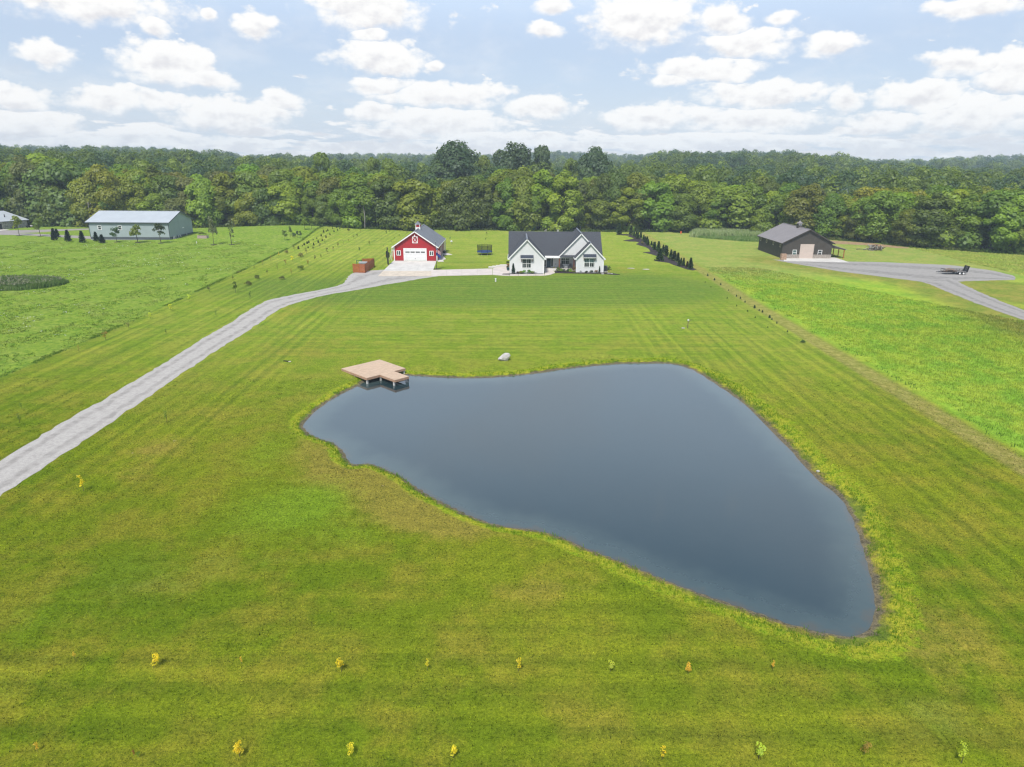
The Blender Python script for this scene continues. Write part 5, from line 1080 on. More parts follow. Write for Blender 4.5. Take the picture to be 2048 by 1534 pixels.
def crown_mesh(name, H, Rd, seed, nl=30, n=6500, leaf=.55, low=.12, kind='round', m=None):
    """billowing crown: lobes set on an uneven envelope, leaf sprays on the lobes' outer and upper sides"""
    g = np.random.default_rng(seed); C = []; Rv = []; tries = 0; ph = g.uniform(0, 6.28, 3)
    while len(C) < nl and tries < 4000:
        tries += 1; u = g.uniform(low, 1.0); a = g.uniform(0, 6.283); v = (u-low)/(1-low)
        prof = {'round': math.sqrt(max(.02, 1-(2*v-.95)**2)), 'tall': math.sqrt(max(.02, 1-(1.75*v-.72)**2)), 'dome': math.sqrt(max(.02, 1-max(0, (v-.25)/.78)**2.4)), 'column': math.sqrt(max(.02, 1-max(0, (v-.5)/.53)**2))}[kind]
        prof *= 1+.16*math.sin(2*a+ph[0])+.10*math.sin(3*a+ph[1]+u*4); s = Rd*g.uniform(.27, .46)*(1 if v < .75 else .85)
        rr = max(0, Rd*prof-s*.75)*g.uniform(.72, 1.04); z = low*H+v*(H*(1-low))-s*.35
        c = np.array([rr*math.cos(a), rr*math.sin(a), min(z, H-s*.8)])
        if any(np.linalg.norm((c-q)/np.array([1, 1, .8])) < .62*(s+r[0])*.62 for q, r in zip(C, Rv)): continue
        C.append(c); Rv.append([s, s, s*g.uniform(.72, .95)])
    C = np.array(C); Rv = np.array(Rv); k = len(C); idx = g.choice(k, n, p=Rv[:, 0]**2/(Rv[:, 0]**2).sum())
    d = g.normal(0, 1, (n, 3)); d /= np.linalg.norm(d, axis=1)[:, None]
    out = C[idx]*np.array([1, 1, 0]); out /= np.linalg.norm(out, axis=1)[:, None]+.01; bias = out*.55+np.array([0, 0, .55]); d = d+bias*g.uniform(.1, 1.2, n)[:, None]; d /= np.linalg.norm(d, axis=1)[:, None]
    r = 1+g.normal(0, .10, n); q_ = g.uniform(0, 1, n); r = np.where(q_ < .12, r*g.uniform(1.0, 1.28, n), np.where(q_ > .72, g.uniform(.35, .95, n), r)); p = C[idx]+d*Rv[idx]*r[:, None]
    nrm = d*1.0+g.normal(0, .28, (n, 3))+np.array([0, 0, .25]); nrm /= np.linalg.norm(nrm, axis=1)[:, None]
    a = np.cross(nrm, g.normal(0, 1, (n, 3))); a /= np.linalg.norm(a, axis=1)[:, None]; b = np.cross(nrm, a); s = leaf*g.uniform(.5, 1.3, n)[:, None]
    V = np.stack([p-a*s*.5, p+b*s*.36+nrm*s*.07, p+a*s*.5, p-b*s*.36+nrm*s*.07], 1).reshape(-1, 3)
    lobe = g.uniform(0, 1, k); t = np.clip(.6*lobe[idx]+.35*g.uniform(0, 1, n)+.05, 0, 1)
    return np_mesh(name, V, np.arange(len(V)).reshape(-1, 4), m or LEAF, {'tint': np.repeat(t, 4)}), C
def trunk_mesh(name, H, r, seed, C=None, n=7, m=None):
    r2 = random.Random(seed); mb = MB(); top = H*.82; pts = [(r2.uniform(-.3, .3)*i*.35, r2.uniform(-.3, .3)*i*.35, -.3+i*top/5) for i in range(6)]; mb.tube(pts, [r*(1.25, .95, .8, .6, .4, .15)[i] for i in range(6)], n)
    for i in range(7):
        k = r2.randint(1, 4); p = pts[k]; a = r2.uniform(0, 6.28); l = H*r2.uniform(.12, .26); mb.tube([p, (p[0]+l*.5*math.cos(a), p[1]+l*.5*math.sin(a), p[2]+l*.35), (p[0]+l*math.cos(a), p[1]+l*math.sin(a), p[2]+l*.9)], [r*.42, r*.28, r*.08], 5)
    me = mb.mesh(name); me.materials.append(m or BARK); return me
CROWNS = []
for i, (kind, H, Rd, low) in enumerate((('dome',17,6.6,.08),('round',18,6.8,.12),('tall',20,5.6,.10),('dome',15,6.8,.06),('round',20,7.2,.16),('tall',18,5.0,.08),('dome',18,7.4,.10),('round',15,5.8,.08),('column',18,5.2,.10),('dome',13,5.8,.05))):
    me, C = crown_mesh('crown', H, Rd, 100+i, 32, 11000, .78, low, kind); CROWNS.append((me, trunk_mesh('trunk', H, .34, 200+i), H, Rd))
def tree(name, label, x, y, H, proto, color, group=None, rz=None, wide=1., cat='tree', z=None):
    cm, tm, h0, r0 = proto; t = thing(name, label, cat, (x, y, gz1(x, y) if z is None else z), random.uniform(0, 6.28) if rz is None else rz, group)
    c = obj('crown', cm, None, t); c.color = (*color, 1); k = obj('trunk', tm, None, t); s = H/h0; t.scale = (s*wide, s*wide, s); return t
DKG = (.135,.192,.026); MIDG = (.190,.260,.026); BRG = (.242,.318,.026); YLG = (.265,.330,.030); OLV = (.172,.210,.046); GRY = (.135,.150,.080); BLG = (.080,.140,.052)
PAL = {'dark green': DKG, 'mid-green': MIDG, 'bright green': BRG, 'yellow-green': YLG, 'olive': OLV}
def jit(c, s=.12):
    k = 1+random.uniform(-s, s); return tuple(max(.004, v*k*(1+random.uniform(-s, s)*.7)) for v in c)
LAND = [(-60, 62, 'the stone house'), (62, 168, 'the round evergreens'), (168, 382, 'the grey barn'), (382, 470, 'the planter bed'), (470, 560, 'the teal container'), (560, 650, 'the young trees'), (650, 760, 'the slatted screen'), (760, 895, 'the red barn'),
        (895, 1000, 'the trampoline'), (1000, 1100, 'the left gable'), (1100, 1210, 'the right gables'), (1210, 1300, 'the upper evergreens'), (1300, 1390, 'the lower evergreens'), (1390, 1510, 'the corn patch'), (1510, 1700, 'the brown barn'), (1700, 1860, 'the brush pile'), (1860, 1960, 'the trailer'), (1960, 2300, 'the right edge')]
ORD = ['leftmost', 'second from left', 'third from left', 'fourth from left', 'fifth from left', 'sixth from left', 'seventh from left', 'eighth from left', 'ninth from left']
def edge_at(px_):
    a = math.atan2(*ray(px_, 460)[:2]); r = float(np.interp(a, EDGE_A, EDGE_R)); return a, r
def forest():
    random.seed(41); front = []
    # front row: crown height follows the photograph's outline of the wood's face
    TOP = [(-150,330),(0,335),(60,318),(150,318),(170,345),(300,338),(420,352),(520,345),(600,345),(700,352),(745,350),(800,365),(880,372),(960,352),(1040,345),(1090,350),(1170,352),(1260,352),(1330,356),(1450,366),(1550,372),(1650,388),(1750,385),(1850,385),(1950,388),(2048,380),(2300,385)]
    COLS = [((-150,60),['mid-green','bright green','mid-green']),((60,165),['olive','dark green','olive']),((165,360),['yellow-green','bright green','mid-green','yellow-green']),((360,430),['olive','yellow-green']),((430,620),['mid-green','bright green','dark green','bright green']),((620,700),['dark green','mid-green']),((700,760),['bright green']),
            ((760,900),['mid-green','dark green']),((900,1080),['mid-green','olive','mid-green','dark green']),((1080,1300),['bright green','yellow-green','mid-green','bright green']),((1300,1700),['mid-green','bright green','yellow-green','mid-green','dark green']),((1700,2300),['mid-green','dark green','bright green','mid-green'])]
    p = -50.; k = 0
    while p < 2110:
        a, r = edge_at(p); r += random.uniform(-1.0, 5.5); x, y = r*math.sin(a), r*math.cos(a); ty = float(np.interp(p, *zip(*TOP)))+random.uniform(-12, 30); d = ray(p, ty); hz = HC+d[2]/math.hypot(d[0], d[1])*r-gz1(x, y)
        if random.random() < .22: hz *= random.uniform(.55, .8)
        hz = min(max(hz, 7), 24); pr = random.choice(CROWNS); w = random.uniform(.92, 1.32)*(18/hz)**.35; cn = next(c for (q0, q1), c in COLS if q0 <= p < q1); cn = random.choice(cn); front.append((p, x, y, hz, pr, cn, w)); p += pr[3]*hz/pr[2]*w*ppm(x, y)*random.uniform(.95, 1.5)
    cnt = {}
    for f in front:
        nm = next((n for a, b, n in LAND if a <= f[0] < b), 'the right edge'); cnt.setdefault(nm, []).append(f)
    for nm, L in cnt.items():
        for i, (p, x, y, hz, pr, cn, w) in enumerate(L): 
            kind = 'tall' if hz > 17 else 'middling' if hz > 12 else 'low'
            tree('broadleaf_tree', f'{kind} {cn} tree fronting the wood behind {nm}, {ORD[min(i, 8)]}', x, y, hz, pr, jit(PAL[cn], .2), 'trees along the front of the wood', wide=w)
    # two deeper rows, standing higher behind the front
    cnt2 = {}
    for row, (off, hm, n) in enumerate(((9, 1.04, 58), (19, 1.10, 50), (31, 1.12, 38))):
        for i in range(n):
            p = -40+2140*(i+.5)/n+random.uniform(-14, 14); a, r = edge_at(p); r += off+random.uniform(-4, 4); x, y = r*math.sin(a), r*math.cos(a); ty = float(np.interp(p, *zip(*TOP)))-2-row*5+random.uniform(-6, 16); d = ray(p, ty); hz = min(HC+d[2]/math.hypot(d[0], d[1])*r-gz1(x, y), 25)
            cn = random.choice(['mid-green', 'dark green', 'mid-green', 'bright green', 'olive', 'yellow-green'] if p < 1300 else ['mid-green', 'dark green', 'bright green', 'yellow-green'])
            nm = next((n_ for a_, b_, n_ in LAND if a_ <= p < b_), 'the right edge'); q = cnt2.setdefault((cn, nm, row), [0]); q[0] += 1; deep = ('just inside', 'well inside', 'deep inside')[row]
            tree('broadleaf_tree', f'{cn} treetop {deep} the wood above {nm}, {ORD[min(q[0]-1, 8)]}', x, y, hz, random.choice(CROWNS), jit(PAL[cn], .2), f'{cn} trees inside the wood', wide=random.uniform(.9, 1.3))
    # the dark cottonwoods that rise over the wood
    for p, top, r, w, lab in ((912, 284, 345, 1.35, 'broad dark cottonwood towering over the wood behind the trampoline'), (1027, 287, 350, 1.05, 'dark cottonwood towering over the wood left of the slender one'), (1084, 292, 352, .72, 'slender dark cottonwood over the wood between two broader ones'), (1187, 296, 345, 1.15, 'broad dark cottonwood over the wood above the right gables'),
                        (1143, 318, 350, .5, 'small dark treetop beside the rightmost cottonwood'), (966, 312, 360, .55, 'small dark treetop right of the broad cottonwood'), (640, 306, 330, .6, 'dark pointed treetop over the wood left of the red barn'), (746, 316, 340, .5, 'dark pointed treetop over the wood behind the slatted screen'), (775, 318, 350, .55, 'dark pointed treetop over the wood above the red barn')):
        d = ray(p, top); a = math.atan2(d[0], d[1]); x, y = r*math.sin(a), r*math.cos(a); hz = HC+d[2]/math.hypot(d[0], d[1])*r-gz1(x, y); tree('cottonwood', lab, x, y, hz, CROWNS[8] if w < .9 else CROWNS[6], jit((.088,.142,.048) if w > .65 else MIDG, .05), 'cottonwoods rising over the wood', wide=max(w*.80, .6))
    # dead and bare trunks
    for p, base, hpx, lab, w in ((1160, 432, 62, 'bare white dead trunk between the trees above the right gables', .15), (107, 440, 105, 'grey leafless tree before the wood left of the grey barn', .38), (730, 459, 60, 'slim pale forked trunk at the wood edge behind the slatted screen', .17), (1060, 461, 90, 'tall bare brown trunk at the wood edge behind the left gable', .2)):
        a, r = edge_at(p); r -= (1.5 if base > 435 and 'white' not in lab else -1.0); x, y = r*math.sin(a), r*math.cos(a); hz = hpx/ppm(x, y)+ (4 if base < 440 else 0); t = thing('dead_tree', lab, 'dead tree', (x, y, gz1(x, y))); r2 = random.Random(int(p)); mb = MB(); mb.tube([(0,0,0),(.2,0,hz*.4),(-.1,.1,hz*.75),(.3,0,hz)], [w, w*.8, w*.55, w*.15], 7)
        part('trunk', mb, PALEBARK if 'brown' not in lab else BARK, t); b = MB()
        for i in range(16 if 'leafless' in lab else 3): z = hz*r2.uniform(.35, .9); aa = r2.uniform(0, 6.28); l = hz*r2.uniform(.12, .32); b.tube([(0, 0, z), (l*.5*math.cos(aa), l*.5*math.sin(aa), z+l*.3), (l*math.cos(aa), l*math.sin(aa), z+l*.8)], [w*.35, w*.2, .03], 4)
        part('limb', b, PALEBARK, t)
forest()
# far wood: one mass of instanced crowns over the rising ground
def far_wood(name, label, pts, protos, scale, hue):
    n = len(pts); me = bpy.data.meshes.new(name); me.vertices.add(n); me.vertices.foreach_set('co', pts.astype(np.float32).ravel()); g = np.random.default_rng(len(pts))
    for k, v in (('rot', g.uniform(0, 6.28, n)), ('sc', scale), ('pick', g.integers(0, len(protos), n))):
        a = me.attributes.new(k, 'INT' if k == 'pick' else 'FLOAT', 'POINT'); a.data.foreach_set('value', v.astype(np.int32 if k == 'pick' else np.float32))
    o = obj(name, me); ng = bpy.data.node_groups.new(name, 'GeometryNodeTree'); ng.interface.new_socket('Geometry', in_out='INPUT', socket_type='NodeSocketGeometry'); ng.interface.new_socket('Geometry', in_out='OUTPUT', socket_type='NodeSocketGeometry')
    N = ng.nodes; L = ng.links; gi = N.new('NodeGroupInput'); go = N.new('NodeGroupOutput'); mp = N.new('GeometryNodeMeshToPoints'); L.new(gi.outputs[0], mp.inputs[0]); src = mp.outputs[0]; gj = N.new('GeometryNodeJoinGeometry')
    def na(nm, ty):
        q = N.new('GeometryNodeInputNamedAttribute'); q.data_type = ty; q.inputs['Name'].default_value = nm; return q.outputs['Attribute']
    for i, p in enumerate(protos):
        oi = N.new('GeometryNodeObjectInfo'); oi.inputs['Object'].default_value = p; oi.inputs['As Instance'].default_value = True; cmp = N.new('FunctionNodeCompare'); cmp.data_type = 'INT'; cmp.operation = 'EQUAL'; L.new(na('pick', 'INT'), cmp.inputs[2]); cmp.inputs[3].default_value = i
        ip = N.new('GeometryNodeInstanceOnPoints'); L.new(src, ip.inputs['Points']); L.new(cmp.outputs[0], ip.inputs['Selection']); L.new(oi.outputs['Geometry'], ip.inputs['Instance']); cx = N.new('ShaderNodeCombineXYZ'); L.new(na('rot', 'FLOAT'), cx.inputs[2]); L.new(cx.outputs[0], ip.inputs['Rotation']); L.new(na('sc', 'FLOAT'), ip.inputs['Scale']); L.new(ip.outputs[0], gj.inputs[0])
    L.new(gj.outputs[0], go.inputs[0]); md = o.modifiers.new('instances', 'NODES'); md.node_group = ng; o.color = (*hue, 1); return tag(o, label, kind='stuff')
PROT = []
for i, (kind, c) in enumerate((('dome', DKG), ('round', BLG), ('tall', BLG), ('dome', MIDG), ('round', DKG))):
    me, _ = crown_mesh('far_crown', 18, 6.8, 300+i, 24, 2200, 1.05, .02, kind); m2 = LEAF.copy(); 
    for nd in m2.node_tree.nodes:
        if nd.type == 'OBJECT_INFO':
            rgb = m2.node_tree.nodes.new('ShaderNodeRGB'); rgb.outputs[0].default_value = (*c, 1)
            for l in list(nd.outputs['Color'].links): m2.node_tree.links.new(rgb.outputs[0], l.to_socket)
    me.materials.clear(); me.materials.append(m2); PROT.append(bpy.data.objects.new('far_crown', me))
def wood_pts(n, r0, r1, seed, fn=None):
    g = np.random.default_rng(seed); a = g.uniform(-.78, .78, n); u = g.uniform(0, 1, n); r = np.sqrt(r0*r0+(r1*r1-r0*r0)*u); x, y = r*np.sin(a), r*np.cos(a); k = wood_depth(x, y) > 42
    if fn is not None: k &= fn(x, y)
    return np.c_[x[k], y[k], gz(x[k], y[k])]
P = wood_pts(6500, 240, 760, 51); far_wood('wooded_rise', 'dense green wood covering the rise behind the front trees', P, PROT, np.random.default_rng(1).uniform(0, 1, len(P))**2.2*.68+.62, MIDG)
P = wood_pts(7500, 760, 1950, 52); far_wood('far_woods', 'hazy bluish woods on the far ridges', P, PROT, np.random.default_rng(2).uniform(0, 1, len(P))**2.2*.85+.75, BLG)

# ------------------------------------------------------------------ shrubs, saplings, evergreens
ORDN = ['first','second','third','fourth','fifth','sixth','seventh','eighth','ninth','tenth','eleventh','twelfth','thirteenth','fourteenth','fifteenth','sixteenth','seventeenth','eighteenth','nineteenth','twentieth','twenty-first','twenty-second','twenty-third']
def conifer_mesh(name, H, Rd, seed, n=900, leaf=.22, pw=1.0):
    g = np.random.default_rng(seed); u = g.uniform(0, 1, n)**.75; z = (1-u)*0+u*H; rr = Rd*(1-u)**pw*(.72+.28*np.sin(u*38+g.uniform(0, 6))) ; rr = np.maximum(rr, Rd*.05)*g.uniform(.55, 1.05, n)**.5; a = g.uniform(0, 6.283, n)
    p = np.c_[rr*np.cos(a), rr*np.sin(a), H-(H*.985)*(1-z/H)]; o = np.c_[np.cos(a), np.sin(a), np.full(n, .15)]+g.normal(0, .35, (n, 3)); o /= np.linalg.norm(o, axis=1)[:, None]; b = np.cross(o, g.normal(0, 1, (n, 3))); b /= np.linalg.norm(b, axis=1)[:, None]; s = leaf*g.uniform(.6, 1.3, n)[:, None]
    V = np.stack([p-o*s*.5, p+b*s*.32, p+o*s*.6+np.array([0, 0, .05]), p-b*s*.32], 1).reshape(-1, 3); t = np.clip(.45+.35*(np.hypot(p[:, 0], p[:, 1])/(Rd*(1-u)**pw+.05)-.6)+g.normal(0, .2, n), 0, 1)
    return np_mesh(name, V, np.arange(4*n).reshape(-1, 4), NEEDLE, {'tint': np.repeat(t, 4)})
def stem_mesh(name, h, r, m=BARK): me = MB().tube([(0, 0, -.05), (.02, .01, h*.5), (0, 0, h)], [r, r*.8, r*.4], 6).mesh(name); me.materials.append(m); return me
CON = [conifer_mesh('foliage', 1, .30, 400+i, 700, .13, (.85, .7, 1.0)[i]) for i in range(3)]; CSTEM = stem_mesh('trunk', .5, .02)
SAPF = [];
for i in range(4):
    g_ = np.random.default_rng(500+i); k = 7; C = np.c_[g_.uniform(-.17, .17, (k, 2)), g_.uniform(.32, .92, k)]; V, t_ = leaf_cloud(C, np.full((k, 3), .16), 200, .095, g_); SAPF.append(np_mesh('foliage', V, np.arange(len(V)).reshape(-1, 4), LEAF, {'tint': t_}))
THINF = [];
for i in range(2):
    g_ = np.random.default_rng(520+i); k = 6; C = np.c_[g_.uniform(-.09, .09, (k, 2)), np.linspace(.35, .95, k)]; V, t_ = leaf_cloud(C, np.full((k, 3), .10), 90, .085, g_); THINF.append(np_mesh('foliage', V, np.arange(len(V)).reshape(-1, 4), LEAF, {'tint': t_}))
BUSHF = [];
for i in range(4):
    g_ = np.random.default_rng(540+i); k = 9; C = np.c_[g_.uniform(-.3, .3, (k, 2)), g_.uniform(.2, .7, k)]; V, t_ = leaf_cloud(C, np.full((k, 3), .27), 380, .16, g_); BUSHF.append(np_mesh('foliage', V, np.arange(len(V)).reshape(-1, 4), LEAF, {'tint': t_}))
SSTEM = stem_mesh('stem', .62, .016)
def plant(name, label, cat, p, h, fol, color, stem=None, wide=1., group=None, z=None, lean=0.):
    zz = gz1(*p) if z is None else z; t = thing(name, label, cat, (p[0], p[1], zz), random.uniform(0, 6.28), group); f = obj('foliage', fol, None, t); f.color = (*color, 1)
    if stem: obj('stem' if stem is SSTEM else 'trunk', stem, None, t)
    t.scale = (h*wide, h*wide, h); t.rotation_euler[1] = lean; return t
def hm(p, hpx): # pixel height -> metres at ground point p
    x, y = p; return hpx/ppm(x, y)/math.cos(math.atan2(HC, y)-0.0)
random.seed(77)
DKE = (.032,.064,.026); GRE = (.085,.155,.040); YEL = (.85,.70,.03); YGR = (.56,.64,.06); ORA = (.80,.50,.05); OLG = (.165,.195,.040); LIM = (.15,.24,.02); FNT = (.24,.25,.06); FOR = (.34,.25,.05)
# foreground rows
R1 = [(150,1318,14,ORA,'thin orange','at the left end',1),(307,1336,28,YEL,'leaning yellow','second from left',0),(483,1328,14,ORA,'faint reddish','third from left',1),(683,1344,26,YEL,'bushy yellow','fourth from left',0),(855,1341,22,YEL,'thin yellow','fifth from left',1),(1037,1343,28,YEL,'upright yellow','sixth from left',1),(1221,1343,22,YGR,'yellow-green','seventh from left',0),(1376,1348,22,ORA,'amber','second from the right end',0),(1545,1340,18,ORA,'faint brownish','at the right end',1)]
for x, y, h, c, d, o_, th in R1: p = at(x, y); plant('sapling', f'{d} sapling {o_} of the upper row in the foreground lawn', 'sapling', p, hm(p, h)*.92, (THINF if th else SAPF)[random.randrange(2)], jit(c, .08), SSTEM, group='saplings in the foreground lawn', lean=.3 if 'leaning' in d else 0)
R2 = [(75,1503,18,ORA,'pinkish orange','at the left end',1),(268,1512,12,(.3,.08,.03),'tiny red','second from left',1),(279,1515,12,LIM,'tiny green','third from left',0),(480,1514,28,YEL,'drooping yellow','fourth from left',0),(700,1512,22,YEL,'small yellow','fifth from left',0),(907,1516,22,YEL,'spreading yellow','sixth from left',0),(1325,1519,26,YEL,'narrow yellow','seventh from left',1),(1517,1518,30,YGR,'full yellow-green','third from the right end',0),(1728,1509,24,(.38,.26,.05),'golden','second from the right end',0),(1922,1526,36,YGR,'tall thin yellow-green','at the right end',1)]
for x, y, h, c, d, o_, th in R2: p = at(x, y); plant('sapling', f'{d} sapling {o_} of the lower row in the foreground lawn', 'sapling', p, hm(p, h)*.92, (THINF if th else SAPF)[random.randrange(2)], jit(c, .08), SSTEM, group='saplings in the foreground lawn')
for x, y, h, c, lab, th in ((167,982,28,YEL,'yellow sapling alone between the drive and the left lawn corner',1),(334,845,22,LIM,'slim green sapling in the lawn right of the drive',1),(39.6,845,16,GRE,'tiny dark sapling at the left frame edge, lower of two',1),(43,817,10,GRE,'tiny dark sapling at the left frame edge, upper of two',1),(158,703,12,FOR,'brownish sapling by the meadow edge, lowest of its row',1),(212,680,16,FOR,'brownish sapling by the meadow edge, second lowest of its row',0),(258,658,12,FNT,'pale sapling by the meadow edge, third lowest of its row',0),(332.5,669,10,GRE,'thin green twig between the meadow edge and the drive',1),
    (301,638,12,YGR,'yellowish sapling by the meadow edge, fourth from below',0),(342,622,13,YGR,'yellowish sapling by the meadow edge, fifth lowest of its row',0),(379,603,13,YGR,'yellowish sapling by the meadow edge, sixth lowest of its row',0)):
    p = at(x, y); plant('sapling', lab, 'sapling', p, hm(p, h)*1.1, (THINF if th else SAPF)[random.randrange(2)], jit(c, .08), SSTEM, group='saplings along the left lawn')
# orchard rows left of the red barn (positions in a crop of the photograph)
ORCH = [(97,735,50,OLG,1.1),(363,745,105,(.10,.17,.015),.85),(335,610,38,OLG,1.1),(392,540,20,OLG,1.3),(555,505,32,FNT,.9),(640,460,45,FOR,.7),(725,415,48,FOR,.6),(808,375,42,ORA,.6),(885,340,32,FNT,1.2),(965,312,48,OLG,1.1),(497,670,48,OLG,1.4),(590,605,42,OLG,1.5),(690,555,42,OLG,1.0),(793,510,58,FNT,.5),(875,460,50,FOR,.9),(945,422,50,YEL,1.0),(1030,380,42,FNT,1.2),(1090,345,58,FNT,.9),(1165,312,42,FNT,1.1),(1230,283,42,FNT,.9),(1280,248,40,FNT,.6),
  (840,610,38,OLG,1.2),(938,557,58,FOR,.7),(1035,512,46,LIM,1.2),(1110,462,45,FOR,1.0),(1178,420,58,FNT,.8),(1240,385,32,OLG,1.0),(1303,347,55,OLG,.8),(1365,317,42,FNT,.9),(1413,278,42,FNT,1.0),(1470,247,36,FNT,.7),(1520,228,26,FNT,1.),(1572,195,32,FNT,.8),(1645,150,30,FNT,.7),(1610,175,15,OLG,1.3),(1525,140,22,OLG,1.6),(1635,318,36,GRE,.9),(1735,247,28,FNT,.9),(1910,152,34,GRE,.7),(1940,137,24,GRE,.7),(1958,232,20,OLG,1.),(1880,275,16,OLG,1.),(1720,120,18,OLG,1.),(1990,190,14,OLG,1.),(515,815,75,GRE,.3),(165,985,50,GRE,.3)]
DISTINCT = {1: 'full bright green sapling, the largest left of the gravel drive', 15: 'bright yellow sapling, roundest in the rows left of the red barn', 23: 'low lime green sapling in the rows above the gravel drive bend', 0: 'dark olive sapling at the meadow edge, lowest left of the drive rows', 7: 'orange sapling by the meadow edge opposite the slatted screen', 44: 'tall thin green stick by the bend of the gravel drive', 45: 'short thin green stick low beside the gravel drive', 36: 'dark green sapling in the lawn above the slatted screen'}
for i, (x, y, h, c, w) in enumerate(ORCH):
    p = at(400+x/5.12, 440+y/5.12); cn = {OLG: 'olive', FNT: 'pale thin', FOR: 'brownish', ORA: 'orange', GRE: 'dark green', LIM: 'lime', YEL: 'yellow'}.get(c, 'green')
    plant('sapling', DISTINCT.get(i, f'{cn} sapling in the planted rows left of the red barn, {ORDN[sum(1 for q in ORCH[:i] if q[3] == c)]} of its colour'), 'sapling', p, hm(p, h/5.12)*1.1, random.choice(THINF if w < .75 else BUSHF if w > 1.15 else SAPF), jit(c, .1), SSTEM, min(w, 1.25) if w >= .75 else 1., f'{cn} saplings left of the red barn')
for i, (x, y, h) in enumerate([(1048,272,14),(1068,262,24),(1098,248,24),(1115,240,22),(1108,288,18),(1165,262,24),(1160,218,14),(1198,208,14),(1212,238,24),(1243,190,22),(1253,222,20),(1270,165,22),(1296,158,14),(1292,198,22),(1312,152,18),(1333,178,18),(1375,158,20),(1362,133,14),(1400,118,16),(1412,145,16),(1435,130,14),(1468,120,14),(1008,298,28)]):
    p = at(400+x/5.12, 440+y/5.12); plant('small_evergreen', f'tiny dark evergreen, {ORDN[i]} along the double row left of the barn', 'evergreen', p, hm(p, h/5.12)*1.15, random.choice(CON), jit(DKE), CSTEM, 1.3, 'tiny evergreens in the double row')
for i, (x, y, h, c, lab) in enumerate(((187,525,34,GRE,'dark sapling directly above the slatted screen'),(315,442,40,FNT,'pale sapling left of the red barn roof, lowest'),(590,412,22,OLG,'small sapling close to the left roof edge of the red barn'),(695,345,30,GRE,'dark sapling just left of the red barn roof peak'),(530,318,36,GRE,'dark upright sapling left of the red barn cupola'),(785,292,54,(.11,.18,.03),'bright green sapling left of the red barn cupola'),(570,292,22,OLG,'small sapling behind the red barn, left of the peak'),
    (1345,384,36,GRE,'dark sapling in the back lawn nearest right of the red barn'),(1415,275,66,(.12,.22,.03),'bright green young tree in the back lawn by the wood'),(1800,392,34,GRE,'dark sapling in the back lawn just behind the trampoline'),(1815,325,40,OLG,'thin sapling farther behind the trampoline'),(1600,320,24,OLG,'faint sapling in the back lawn left of the trampoline'))):
    p = at(690+x/6.4, 420+y/6.4); plant('sapling', lab, 'sapling', p, hm(p, h/6.4)*1.1, random.choice(SAPF), jit(c, .1), SSTEM, .9, 'saplings in the back lawn')
# young evergreens down the right edge of the lawn
for i, (x, y, h) in enumerate([(190,65,30),(262,112,30),(330,162,26),(415,224,16),(500,287,26),(543,310,26),(592,350,26),(695,412,40),(745,442,24),(780,458,30),(857,518,40),(882,538,26),(935,578,26),(1050,670,24)]):
    p = at(1380+x/5.39, 540+y/5.39); plant('small_evergreen', f'young dark evergreen by the tan mown strip, number {["one","two","three","four","five","six","seven","eight","nine","ten","eleven","twelve","thirteen","fourteen"][i]} from the far end', 'evergreen', p, hm(p, h/5.39)*.85, random.choice(CON), jit((.060,.125,.060)), CSTEM, 1.4, 'young evergreens along the right lawn edge')
for i, (x, y, h) in enumerate([(163,137,14),(225,187,14),(400,310,18),(502,392,16),(620,450,18),(702,517,18),(838,622,16)]):
    p = at(1380+x/5.39, 540+y/5.39); plant('small_evergreen', f'tiny evergreen in the inner row by the right lawn edge, {ORDN[i]} from the house', 'evergreen', p, hm(p, h/5.39)*1.1, random.choice(CON), jit(GRE), CSTEM, 1.2, 'tiny evergreens of the inner row')
p = at(1380+1215/5.39, 540+785/5.39); plant('shrub', 'dark weedy tuft at the near end of the young evergreen row', 'shrub', p, hm(p, 6), BUSHF[0], GRE, None, 1.5)
# mulch bed and its evergreens
c5 = lambda x, y: (1200+x/6.827, 420+y/6.827)
bed = [(215,338),(300,330),(380,330),(450,345),(520,365),(580,400),(640,450),(700,500),(770,550),(840,595),(890,620),(950,665),(1030,705),(1110,735),(1190,770),(1260,790),(1320,812),(1270,826),(1190,812),(1090,778),(1000,748),(940,722),(860,712),(730,694),(790,684),(800,660),(765,625),(690,602),(585,580),(690,570),(670,535),(620,505),(560,490),(490,467),(540,445),(490,432),(400,430),(315,418),(430,400),(470,388),(420,372),(380,362),(410,352),(300,345)]
B_ = [at(*c5(*q)) for q in bed]
import mathutils
tri = mathutils.geometry.tessellate_polygon([[Vector((p[0], p[1], 0)) for p in B_]])
bm_ = MB(); ar = sum(B_[k][0]*B_[(k+1) % len(B_)][1]-B_[(k+1) % len(B_)][0]*B_[k][1] for k in range(len(B_)))
bm_.add([(p[0], p[1], .06) for p in B_]+[(p[0], p[1], -.02) for p in B_], [tuple(q) for q in tri]+[(k, (k+1) % len(B_), len(B_)+(k+1) % len(B_), len(B_)+k) for k in range(len(B_))])
tag(part('mulch_bed', bm_, MULCH, None), 'long scalloped bed of dark mulch under the evergreen row', kind='structure')
EV = [(262,335,140,55),(422,340,115,50),(465,365,75,35),(495,372,75,30),(515,395,90,40),(555,385,85,40),(595,420,75,35),(615,440,70,40),(640,462,90,45),(655,485,80,40),(702,485,55,30),(730,525,80,35),(745,545,100,45),(795,568,125,55),(815,692,150,95),(860,585,100,45),(890,605,110,45),(908,634,130,52),(965,674,120,45),(1010,692,120,72),(1060,705,110,60),(1075,768,90,40),(1105,742,80,32),(1138,764,100,42),(1190,792,85,46),(1232,808,140,48)]
